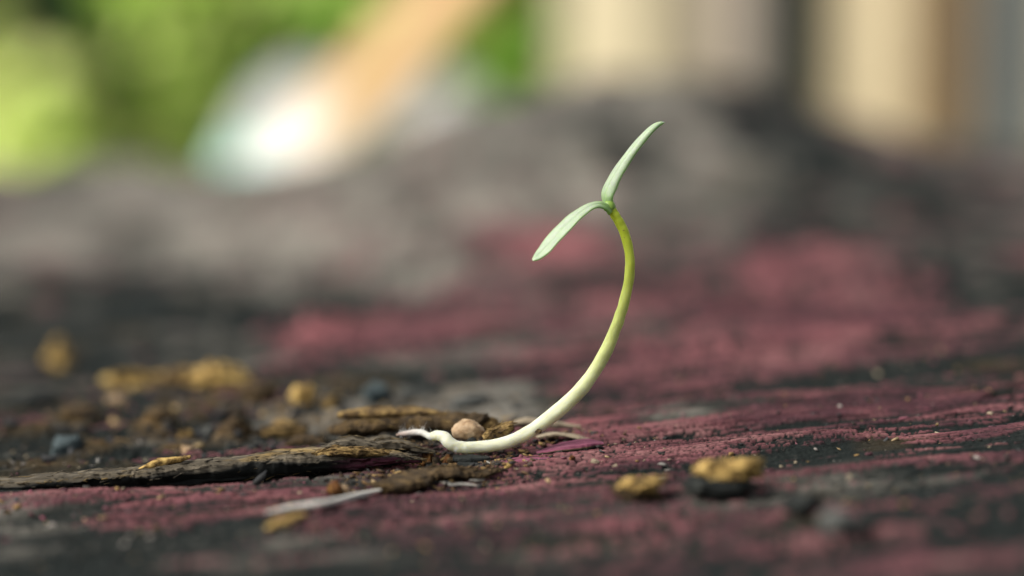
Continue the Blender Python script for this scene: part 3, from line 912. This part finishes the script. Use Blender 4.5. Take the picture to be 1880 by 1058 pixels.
TEAL = debris_mat('blue grey chip', [(0.3, (0.0228, 0.03192, 0.03344)), (0.7, (0.076, 0.0988, 0.1026))], scale=4, bump=.5)
PINK = debris_mat('pink paint flake', [(0.3, (0.076, 0.019, 0.0266)), (0.5, (0.1824, 0.0456, 0.0646)), (0.75, (0.304, 0.0988, 0.1216))], scale=5, stretch=(1, 4, 4), bump=.5, bump_scale=30)

# splinter wood: grey, ochre and dark streaks along the length, pink paint left on part of it
m, nt, N, L, b = new_mat('splinter wood')
tc = nd(N, 'ShaderNodeTexCoord')
mp = nd(N, 'ShaderNodeMapping'); mp.inputs['Scale'].default_value = (2.2, 20, 26); mp.inputs['Rotation'].default_value = (0, 0, -R(10)); L.new(tc.outputs['Object'], mp.inputs[0])
n1 = nd(N, 'ShaderNodeTexNoise'); n1.inputs['Scale'].default_value = 1; n1.inputs['Detail'].default_value = 6; n1.inputs['Roughness'].default_value = .7; L.new(mp.outputs[0], n1.inputs['Vector'])
mp2 = nd(N, 'ShaderNodeMapping'); mp2.inputs['Scale'].default_value = (1.1, 4, 5); L.new(tc.outputs['Object'], mp2.inputs[0])
n2 = nd(N, 'ShaderNodeTexNoise'); n2.inputs['Scale'].default_value = 1; n2.inputs['Detail'].default_value = 5; L.new(mp2.outputs[0], n2.inputs['Vector'])
rA = ramp(N, [(0.25, (0.018, 0.016, 0.012)), (.5, (0.080, 0.066, 0.046)), (.75, (0.21, 0.175, 0.125))]); L.new(n1.outputs[0], rA.inputs[0])
rB = ramp(N, [(0.25, (0.04, 0.024, 0.0096)), (.5, (0.208, 0.136, 0.044)), (.75, (0.4, 0.288, 0.12))]); L.new(n1.outputs[0], rB.inputs[0])
rC = ramp(N, [(.44, (0, 0, 0)), (.58, (1, 1, 1))]); L.new(n2.outputs[0], rC.inputs[0])
ct = mixc(N, L, rC.outputs[0], rA.outputs[0], rB.outputs[0])
rD = ramp(N, [(0.3, (.008, .009, .009)), (.7, (.03, .031, .028))]); L.new(n1.outputs[0], rD.inputs[0])
a_c = nd(N, 'ShaderNodeAttribute', attribute_name='core_shade'); a_k = nd(N, 'ShaderNodeAttribute', attribute_name='pink'); a_y = nd(N, 'ShaderNodeAttribute', attribute_name='dirt')
c = mixc(N, L, a_y.outputs['Fac'], ct, rA.outputs[0])
c = mixc(N, L, a_c.outputs['Fac'], c, rD.outputs[0])
rP = ramp(N, [(.25, (0.072, 0.0192, 0.0336)), (.5, (0.192, 0.056, 0.092)), (.75, (0.304, 0.128, 0.168))]); L.new(n1.outputs[0], rP.inputs[0])
c = mixc(N, L, a_k.outputs['Fac'], c, rP.outputs[0])
L.new(c, b.inputs['Base Color']); b.inputs['Roughness'].default_value = .85; b.inputs['Specular IOR Level'].default_value = .2
bp = nd(N, 'ShaderNodeBump'); bp.inputs['Strength'].default_value = .8; bp.inputs['Distance'].default_value = .03
L.new(n1.outputs[0], bp.inputs['Height']); L.new(bp.outputs[0], b.inputs['Normal'])
SPLINT = m


def sliver(name, pts, wid, thk, mat, seed, n=90, k=28, jag=.3, grain=.25, parent=None, ragged=True, bulge=0.0, attr=None, shards=0, shard_mat=None, under=0.0):
    """a split-off piece of wood: jagged flat cross-sections along a 3-D line"""
    P = spline(pts, n)
    t = np.linspace(0, 1, n)
    T = np.gradient(P, axis=0); T /= np.linalg.norm(T, axis=1)[:, None]
    S = np.cross(T, [0, 0, 1.0]); S /= np.linalg.norm(S, axis=1)[:, None]
    U = np.cross(S, T)
    w = np.interp(t, np.linspace(0, 1, len(wid)), wid); h = np.interp(t, np.linspace(0, 1, len(thk)), thk)
    a = np.linspace(0, 2 * math.pi, k, endpoint=False)
    sq = lambda x: np.sign(x) * np.abs(x) ** .45
    cs, sn = sq(np.cos(a)), sq(np.sin(a))
    LEN = float(np.linalg.norm(np.diff(P, axis=0), axis=1).sum())
    ti = t[:, None] * LEN * 4.0; ai = np.arange(k)[None, :]
    ja = 1 + jag * fbm(t * LEN * 4 + seed, np.zeros(n) + seed, 4, seed, .65)[:, None]
    jb = 1 + jag * fbm(t * LEN * 4 + seed + 50, np.zeros(n) + seed, 4, seed + 5, .65)[:, None]
    jw = np.where(cs[None, :] > 0, ja, jb)
    X = cs[None, :] * w[:, None] * jw
    if under:
        X = np.where((sn[None, :] < .3), X * (1 - under * np.clip(.3 - sn[None, :], 0, 1)), X)
    Y = sn[None, :] * h[:, None]
    Y = Y + grain * h[:, None] * (vn(ti * .6 + 0 * ai, ai * .9 + 0 * ti, seed + 2) + .6 * vn(ti * 1.6 + 0 * ai, ai * 1.9 + 0 * ti, seed + 3) + .35 * vn(ti * 6 + 0 * ai, ai * 1.3 + 0 * ti, seed + 4))
    if bulge:
        Y = Y + bulge * fbm(t * LEN * 2 + seed, np.zeros(n) + 3.3, 4, seed + 8)[:, None]
    Vv = P[:, None, :] + X[..., None] * S[:, None, :] + Y[..., None] * U[:, None, :]
    fs_ = []
    for i in range(n - 1):
        for q in range(k):
            fs_.append((i * k + q, i * k + (q + 1) % k, (i + 1) * k + (q + 1) % k, (i + 1) * k + q))
    fs_.append(tuple(range(k))[::-1]); fs_.append(tuple((n - 1) * k + q for q in range(k)))
    at_ = attr(t[:, None] + 0 * ai, cs[None, :] + 0 * t[:, None], sn[None, :] + 0 * t[:, None]) if attr else None
    ob = mesh_np(name, Vv.reshape(-1, 3), fs_, mat, parent, attrs={k_: np.clip(v_, 0, 1).ravel() for k_, v_ in at_.items()} if at_ else None)
    if shards:
        # torn fibres standing off the upper side and the edges
        rs = np.random.default_rng(seed)
        sv, sf, tt_ = [], [], []
        for _ in range(shards):
            i = rs.integers(2, n - 2); q = rs.integers(0, k // 2 + 1) if rs.random() < .8 else rs.integers(0, k)
            c0 = Vv[i, q]
            d_ = T[i] * rs.choice([-1, 1]) + U[i] * rs.normal(.12, .16) + S[i] * rs.normal(0, .25); d_ /= np.linalg.norm(d_)
            l_ = rs.uniform(.03, .13); w_ = rs.uniform(.003, .010)
            a_ = np.cross(d_, U[i]); a_ /= np.linalg.norm(a_); b2 = np.cross(d_, a_)
            k0 = len(sv)
            for f_, g_ in ((-.5, 1), (.2, .9), (.5, .25)):
                cc = c0 + d_ * l_ * f_ + U[i] * rs.normal(0, .003)
                sv += [cc + a_ * w_ * g_, cc + b2 * w_ * .6 * g_, cc - a_ * w_ * g_, cc - b2 * w_ * .6 * g_]
            for s_ in (0, 4):
                sf += [(k0 + s_ + z_, k0 + s_ + (z_ + 1) % 4, k0 + s_ + 4 + (z_ + 1) % 4, k0 + s_ + 4 + z_) for z_ in range(4)]
            sf += [(k0 + 3, k0 + 2, k0 + 1, k0), (k0 + 8, k0 + 9, k0 + 10, k0 + 11)]
            tt_ += [rs.random()] * 12
        so = mesh_np('torn_fibres', np.array(sv), np.array(sf), shard_mat or mat, ob, smooth=False, attrs={'dirt': tt_, 'core_shade': np.array(tt_) * .4})
        so['kind'] = 'stuff'
    return ob


# --- the long lifted splinter on the left: weathered skin, damp wood beneath coloured darker as overhang shade
def sp_attr(t, cs, sn):
    nz = fbm(t * 9, sn * 1.2 + cs, 3, 5)
    return {'core_shade': sstep(.75, .35, sn + .25 * nz) * 1.0,
            'pink': sstep(.70, .76, t + .04 * nz) * sstep(-.9, -.6, sn) * sstep(.6, .1, sn + .5 * nz) * sstep(1.0, .97, t),
            'dirt': sstep(.55, .3, t + .15 * nz)}


SPL = [(-120, 905, -.42, .16, .05), (-20, 890, -.38, .17, .07), (120, 885, -.34, .18, .08), (240, 878, -.30, .17, .10), (330, 868, -.26, .18, .12), (460, 858, -.22, .18, .125),
       (560, 850, -.18, .18, .12), (660, 846, -.14, .15, .095), (730, 843, -.12, .10, .06), (775, 845, -.10, .02, .02)]
o = sliver('wood_splinter', [tuple(at(a, c_, y)) for a, c_, y, _, _ in SPL], [s[3] for s in SPL], [s[4] * .78 for s in SPL], SPLINT, 11, n=520, k=52, jag=.5, grain=.22, bulge=.05, attr=sp_attr, shards=700, under=.55)
tag(o, 'long lifted grey and ochre wood splinter with split face darkened as shade, running to the root', 'splinter')

flat = lambda t, cs, sn: {'core_shade': sstep(.1, -.4, sn), 'pink': 0 * t, 'dirt': 0 * t + .1}
dirty = lambda t, cs, sn: {'core_shade': sstep(.1, -.4, sn) * .8, 'pink': 0 * t, 'dirt': 0 * t + .95}
pinky = lambda t, cs, sn: {'core_shade': sstep(.2, -.1, sn), 'pink': sstep(0, .3, sn), 'dirt': 0 * t}  # underside coloured dark as the shadow below a lifted flake


def lay(pix, dz=0.0):
    return [tuple(hit(a, c_) + Vector((0, 0, dz))) for a, c_ in pix]


def lay2(pix, y, ):
    return [tuple(at(a, c_, yy)) for (a, c_), yy in zip(pix, y)]


def thing(o, label, cat, group=None):
    return tag(o, label, cat, group)


thing(sliver('bark_strip', lay2([(592, 822), (640, 812), (690, 816), (740, 818), (800, 828)], [.05, .06, .08, .08, .08]), [.05, .1, .12, .10, .02], [.02, .035, .04, .04, .01], SPLINT, 21, n=160, k=30, jag=.4, grain=.45, bulge=.03, attr=dirty, shards=120),
      'layered dark bark strip lying on the splinter just below the root tip', 'bark')
thing(sliver('bark_strip', lay2([(640, 817), (670, 811), (712, 806), (742, 812)], [.16, .16, .18, .2]), [.03, .08, .08, .02], [.01, .025, .025, .01], SPLINT, 22, n=110, k=26, jag=.4, grain=.5, bulge=.03, attr=dirty, shards=80),
      'small grey bark strip behind the root tip end of the splinter', 'bark')
thing(sliver('ochre_splinter', lay2([(580, 836), (620, 830), (665, 831), (715, 832)], [-.30, -.30, -.30, -.28]), [.03, .07, .07, .02], [.02, .04, .035, .015], OCHRE, 23, n=140, k=30, jag=.45, grain=.5, bulge=.02, shards=120),
      'bright ochre splintered strip on the long splinter above the pink paint', 'splinter')
thing(sliver('ochre_splinter', lay2([(255, 862), (290, 850), (330, 843), (350, 838)], [-.3, -.3, -.28, -.26]), [.02, .06, .05, .02], [.01, .03, .02, .01], GOLD, 24, n=80, k=22, jag=.4, grain=.4),
      'short golden chip lying on the middle of the long splinter', 'splinter')
thing(sliver('rotten_slab', lay2([(607, 792), (650, 782), (720, 778), (800, 776), (870, 782), (905, 786)], [1.0, 1.0, 1.0, .95, .85, .8]), [.08, .2, .22, .22, .16, .06], [.03, .07, .06, .065, .05, .02], BROWN, 25, n=160, k=34, jag=.35, grain=.4, bulge=.05, shards=160, shard_mat=OCHRE),
      'long brown slab of rotten wood lying behind the root', 'rotten wood')
thing(sliver('ochre_splinter', lay2([(620, 762), (680, 757), (760, 756), (820, 760)], [1.05, 1.05, 1.05, 1.0]), [.04, .12, .12, .03], [.02, .035, .03, .015], OCHRE, 26, n=120, k=26, jag=.4, grain=.4),
      'tan splinter lying along the top of the brown rotten slab', 'splinter')
thing(sliver('cream_sliver', lay2([(930, 782), (970, 775), (1020, 779), (1066, 783)], [.8, .85, .9, .9]), [.03, .07, .07, .02], [.015, .03, .025, .01], CREAM, 27, n=90, k=22, jag=.35, grain=.4),
      'cream wood sliver lying behind the foot of the rising stem', 'sliver')
thing(sliver('pale_sliver', lay2([(985, 803), (1020, 798), (1060, 803), (1092, 808)], [.35, .4, .42, .42]), [.03, .08, .09, .03], [.006, .012, .012, .006], CREAM, 28, n=90, k=22, jag=.7, grain=.8),
      'whitish splinter lying on pink paint beside the stem', 'sliver')
thing(sliver('paint_flake', lay2([(985, 832), (1030, 823), (1075, 816), (1108, 815)], [.0, .02, .05, .05]), [.04, .14, .16, .05], [.012, .022, .03, .012], SPLINT, 29, n=110, k=30, jag=.3, grain=.2, attr=pinky),
      'lifted pink paint flake with gap shadow coloured into its underside beside the stem', 'paint flake', 'lifted paint flakes')
thing(sliver('paint_flake', lay2([(905, 853), (950, 846), (990, 843), (1026, 842)], [-.30, -.28, -.25, -.22]), [.03, .10, .12, .04], [.01, .016, .02, .01], SPLINT, 30, n=110, k=30, jag=.35, grain=.25, attr=pinky),
      'small lifted pink paint flake right below the curve of the stem', 'paint flake', 'lifted paint flakes')
thing(sliver('dark_chip', lay2([(832, 842), (865, 845), (900, 842)], [-.12, -.14, -.14]), [.04, .09, .02], [.02, .035, .012], BLACK, 31, n=70, k=20, jag=.3, grain=.4),
      'black wood chip under the lowest part of the white stem', 'wood chip')
thing(sliver('dark_chip', lay2([(840, 852), (880, 857), (905, 861)], [-.3, -.32, -.34]), [.03, .06, .02], [.015, .03, .012], BLACK, 37, n=70, k=20, jag=.3, grain=.4),
      'thin black wood chip just in front of the stem base', 'wood chip')
thing(sliver('white_straw', lay([(488, 948), (540, 940), (600, 930), (660, 920), (706, 910)], .03), [.012, .035, .04, .035, .01], [.008, .02, .022, .02, .008], STRAW, 32, n=90, k=16, jag=.2, grain=.2),
      'thin whitish straw lying on pink paint in front of the splinter', 'straw')
thing(sliver('yellow_chip', lay([(490, 978), (520, 969), (558, 955)], .03), [.02, .07, .03], [.015, .035, .015], GOLD, 33, n=60, k=18, jag=.3, grain=.3),
      'amber yellow chip lying against the whitish straw', 'wood chip')
thing(sliver('mossy_ridge', lay([(688, 906), (730, 896), (780, 888), (830, 881), (880, 876), (915, 870)], .035), [.05, .16, .15, .17, .13, .03], [.012, .035, .026, .034, .022, .01], BROWN, 34, n=240, k=36, jag=.8, grain=.8, bulge=.07, shards=260, shard_mat=BROWN),
      'crumbly brown ridge of rotten wood in front of the stem base', 'rotten wood')


def crumb(name, px, py, w, h, mat, seed, label, cat='crumb', group=None, sub=3, rough=.3, facet=.75, y=None, parent=None, sink=.45):
    p = hit(px, py) if y is None else at(px, py, y)
    s = (p.y + 23) / FP
    rx, rz = w * s / 2, h * s / 2
    o = rock(name, (p.x, p.y + rx * .3, p.z + rz * sink), rx, max(rz, rx * .7), rz, mat, seed, sub=sub, rough=rough, facet=facet, parent=parent)
    if parent is None:
        tag(o, label, cat, group)
    return o


# tan seed husk behind the stem
HS = at(858, 806, .22)
rt = empty('seed_husk', tuple(HS)); tag(rt, 'smooth tan seed husk lying behind the stem base', 'seed husk')
rock('shell', (HS.x, .22, HS.z + .075), .145, .11, .105, TAN, 18, sub=4, rough=.2, parent=rt)
rock('hilum', (HS.x + .045, .12, HS.z + .0), .045, .03, .03, BLACK, 9, sub=3, rough=.2, parent=rt)
thing(sliver('bark_crumb', lay2([(888, 806), (905, 797), (925, 789), (943, 783)], [.12, .13, .14, .15]), [.04, .06, .06, .03], [.03, .045, .045, .03], OCHRE, 41, n=60, k=24, jag=.35, grain=.5, bulge=.02, shards=40),
      'golden brown bark crumb leaning on the stem beside the tan husk', 'crumb')
crumb('bark_crumb', 898, 784, 36, 34, OCHRE, 42, 'ochre block of bark standing behind the tan husk', y=.75, sub=4)
crumb('bark_crumb', 872, 780, 40, 26, BROWN, 43, 'dark brown crumb squeezed between slab and tan husk', y=.7, sub=4)
# crumb stuck to the stem
o = rock('stem_speck', tuple(at(989, 792, -.06)), .045, .03, .028, BROWN, 44, sub=3, rough=.25, facet=.7); tag(o, 'tiny dark brown crumb stuck to the underside of the stem', 'crumb')
# frass by the stem base
for k, (px, py, w, h, mt, lb) in enumerate([
        (771, 856, 20, 20, AMBER, 'amber crumb at the end of the pink splinter face'), (785, 850, 26, 26, AMBER, 'largest amber crumb in front of the root'),
        (800, 855, 24, 24, BROWN, 'brown crumb beside the amber crumbs in front of the root'), (818, 850, 24, 18, AMBER, 'flat amber crumb under the bend of the stem'),
        (829, 853, 20, 14, OCHRE, 'small ochre crumb at the lowest bend of the stem'), (933, 862, 24, 15, GOLD, 'yellow crumb at the tip of the white fibre'),
        (615, 912, 36, 30, AMBER, 'rust brown crumb on the pink paint above the straw'), (632, 906, 20, 20, TAN, 'pale tan grain beside the rust brown crumb'),
        (700, 905, 46, 30, BROWN, 'brown crumb at the near end of the crumbly ridge'), (1130, 860, 9, 7, CREAM, 'tiny cream grain on the paint in front of the lifted flake'),
        (1050, 846, 14, 12, AMBER, 'amber grain in the gap below the lifted paint flake'), (1092, 850, 18, 9, CREAM, 'flat cream grain by the pale cobweb tuft'),
        (1215, 856, 15, 5, PALE, 'white flat grain in front of the pale fibres'), (1346, 843, 9, 6, AMBER, 'tiny amber grain next to the white rod'),
        (1461, 852, 9, 7, CREAM, 'tiny cream grain on the bare grain beyond the moss block'), (1213, 882, 22, 8, PALE, 'pale oval grain between two yellow blocks'),
        (1560, 880, 9, 9, CREAM, 'tiny pale grain beside the grey stone chip'), (180, 851, 10, 10, PALE, 'shiny white grain behind the long splinter')]):
    crumb('crumb', px, py, w, h, mt, 50 + k, lb, 'crumb', 'small crumbs by the stem', sub=3, rough=.35)
o = sliver('white_rod', lay2([(1309, 846), (1320, 842), (1330, 840)], [.1, .11, .12]), [.008, .014, .008], [.008, .014, .008], PALE, 71, n=24, k=12, jag=.1, grain=.1)
thing(o, 'tiny white rod lying on the bare grain above the moss block', 'fibre')

# yellow blocks: gold top and dark lump paint in top light and shade below
for k, (px, py, w, h, lb, dk) in enumerate([(1322, 918, 152, 74, 'largest yellow block of crusty bark with shade coloured into its underside', 1), (1174, 922, 96, 42, 'low yellow bark block beside the largest crusty block', .6)]):
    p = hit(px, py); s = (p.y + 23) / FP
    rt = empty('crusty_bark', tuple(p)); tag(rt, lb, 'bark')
    rock('core_shade', (p.x - .02, p.y + .1, p.z + h * s * .28), w * s * .5, .2, h * s * .42, BLACK if dk == 1 else BROWN, 80 + k, sub=4, rough=.6, facet=.8, parent=rt)
    rock('lit_crust', (p.x + .03, p.y + .1, p.z + h * s * .66), w * s * .46, .17, h * s * .30, GOLD, 84 + k, sub=5, rough=.7, facet=.9, parent=rt)
crumb('dark_lump', 1475, 950, 85, 44, BLACK, 90, 'black lump of bark in front of the crusty yellow block', 'bark', sub=4)
crumb('crumb', 1488, 924, 28, 22, GOLD, 91, 'yellow crumb sitting behind the black bark lump')
crumb('stone_chip', 1550, 985, 105, 84, GREYS, 95, 'blurred grey stone chip nearest the viewer', 'stone', sub=4, rough=.3, facet=.6, sink=.3)

# gold and grey pieces behind, on the rotten patch
for k, (px, py, w, h, mt, lb) in enumerate([
        (400, 712, 165, 62, GOLD, 'largest gold crumb on the dark rotten patch'), (240, 712, 120, 54, GOLD, 'gold crumb second in size on the rotten patch'),
        (110, 670, 48, 56, GOLD, 'upright ochre crumb at the edge of the rotten patch'), (320, 705, 80, 40, OCHRE, 'ochre crumb between the two large gold crumbs'),
        (560, 742, 50, 50, GOLD, 'gold crumb standing alone nearer the stem'), (605, 745, 46, 26, OCHRE, 'flat ochre crumb behind the brown slab'),
        (215, 740, 40, 24, TAN, 'pinkish tan crumb in front of the second gold crumb'), (122, 832, 62, 50, TEAL, 'blue grey chip behind the long splinter'),
        (345, 806, 36, 26, OCHRE, 'ochre crumb behind the middle of the splinter'), (386, 800, 20, 34, GREYS, 'upright pale grey chip behind the middle of the splinter'),
        (343, 832, 24, 16, TAN, 'tan grain close behind the splinter ridge'), (430, 796, 60, 30, BROWN, 'brown crumb beside the upright grey chip'),
        (520, 800, 80, 34, OCHRE, 'broad tan crumb behind the splinter near the slab'), (560, 815, 60, 24, BROWN, 'low brown crumb behind the splinter near the slab'),
        (290, 770, 80, 34, BROWN, 'broad brown lump in the middle of the rotten patch'), (470, 742, 80, 40, BROWN, 'brown lump in front of the largest gold crumb'),
        (70, 745, 100, 44, BLACK, 'black lump at the edge of the rotten patch'), (150, 770, 70, 40, BROWN, 'brown lump behind the blue grey chip'),
        (690, 738, 70, 40, TEAL, 'dark teal chip behind the brown slab'), (760, 730, 80, 36, GREYS, 'grey chip behind the brown slab'),
        (860, 745, 60, 28, GREYS, 'grey chip behind the ochre block of bark')]):
    crumb('rotten_crumb', px, py, w, h, mt, 100 + k, lb, 'crumb', 'crumbs on the rotten patch', sub=4, rough=.9, facet=.85, sink=.25)

# ---- fibres
def fibre(name, pix, y, r, mat, label):
    o = tube(name, spline(lay(pix, r * .9) if y is None else lay2(pix, y), 24), np.r_[np.linspace(r * .4, r, 6), np.full(12, r), np.linspace(r, r * .3, 6)], mat, k=7)
    return tag(o, label, 'fibre', 'pale fibres')


fibre('pale_fibre', [(893, 847), (903, 853), (912, 858), (919, 861)], [-.36, -.38, -.38, -.38], .011, PALE, 'white fibre lying by the yellow crumb below the stem')
fibre('pale_fibre', [(805, 888), (825, 894), (850, 896), (878, 898)], None, .014, PALE, 'long pale fibre in front of the crumbly brown ridge')
fibre('pale_fibre', [(755, 902), (770, 898), (782, 892), (791, 888)], None, .013, PALE, 'short pale fibre in front of the crumbly brown ridge')
fibre('pale_fibre', [(862, 886), (875, 888), (890, 885)], None, .012, PALE, 'short white fibre at the end of the crumbly ridge')
fibre('pale_fibre', [(655, 890), (672, 878), (690, 870)], [-.7, -.66, -.62], .012, GREYS, 'grey fibre in the dark hollow below the splinter')

# ---- fine litter on the wood
cube = np.array([(-1, -1, -1), (1, -1, -1), (1, 1, -1), (-1, 1, -1), (-1, -1, 1), (1, -1, 1), (1, 1, 1), (-1, 1, 1)], dtype=float)
cf = [(0, 3, 2, 1), (4, 5, 6, 7), (0, 1, 5, 4), (1, 2, 6, 5), (2, 3, 7, 6), (3, 0, 4, 7)]
m, nt, N, L, b = new_mat('litter'); a_ = nd(N, 'ShaderNodeAttribute', attribute_name='tint'); L.new(a_.outputs['Color'], b.inputs['Base Color']); b.inputs['Roughness'].default_value = .85
LITTER = m


def litter(name, label, X, Y, size, pal, seed, lift=0.4):
    rg = np.random.default_rng(seed)
    pal = np.array(pal)
    Zt = timber(X, Y)
    vs_, fs_, col = [], [], []
    for i in range(len(X)):
        s = size[i]
        c8 = cube * (1 + .5 * rg.normal(size=(8, 3)).clip(-1, 1)) * np.array([s * rg.uniform(.8, 2.4), s, s * rg.uniform(.4, .9)])
        a = rg.normal(.15, .7); ca, sa = math.cos(a), math.sin(a)
        tl = rg.normal(0, .3)
        c8 = np.c_[c8[:, 0] * ca - c8[:, 1] * sa, c8[:, 0] * sa + c8[:, 1] * ca, c8[:, 2] + tl * c8[:, 0]]
        k0 = len(vs_)
        vs_ += list(c8 + np.array([X[i], Y[i], Zt[i] + s * lift])); fs_ += [tuple(k0 + f for f in ff) for ff in cf]
        col += [pal[rg.integers(len(pal))] * rg.uniform(.7, 1.15)] * 8
    o = mesh_np(name, np.array(vs_), np.array(fs_), LITTER, smooth=False, attrs={'tint': np.array(col)})
    return tag(o, label, 'litter', kind='stuff')


rg = np.random.default_rng(77)
n = 4200
q = rg.random(n)
X = np.where(q < .55, rg.uniform(-5, 5, n), rg.normal(-1.5, 2.2, n))
Y = np.where(q < .55, rg.uniform(-4.5, 5, n), rg.normal(.3, 1.3, n))
litter('wood_dust', 'fine specks of wood and paint dust strewn over the timber', X, Y, .004 + .013 * rg.random(n) ** 4,
       [(.34, .24, .12), (.36, .29, .19), (.03, .03, .028), (.18, .05, .07), (.26, .23, .20), (.02, .02, .02), (.12, .04, .05), (.03, .03, .03), (.03, .026, .02), (.25, .15, .05), (.09, .03, .04)], 78)
# frass and crumbs heaped round the stem base and along the splinter
n = 1500
c0, c1 = hit(640, 885), hit(930, 862)
t = rg.random(n)
X = c0.x + (c1.x - c0.x) * t + rg.normal(0, .12, n)
Y = c0.y + (c1.y - c0.y) * t + rg.normal(0, .22, n)
n2 = 1700
X = np.r_[X, rg.normal(-.35, .5, n2)]; Y = np.r_[Y, rg.normal(.35, .35, n2)]
litter('frass', 'brown and amber frass heaped round the base of the stem', X, Y, .004 + .015 * rg.random(n + n2) ** 3,
       [(.08, .042, .016), (.15, .08, .025), (.035, .024, .013), (.016, .014, .012), (.24, .15, .05), (.016, .016, .014), (.04, .024, .014), (.03, .02, .012)], 79, lift=.7)
# rotten crumbs on the dark patch
n = 900
X = rg.normal(-3.0, 1.4, n); Y = rg.normal(2.4, 1.1, n)
litter('rotten_litter', 'dark and ochre litter of rotten wood on the patch behind the splinter', X, Y, .006 + .035 * rg.random(n) ** 4,
       [(.03, .025, .018), (.015, .016, .015), (.08, .052, .024), (.22, .15, .06), (.02, .02, .02), (.012, .012, .012), (.05, .04, .03)], 80, lift=.5)
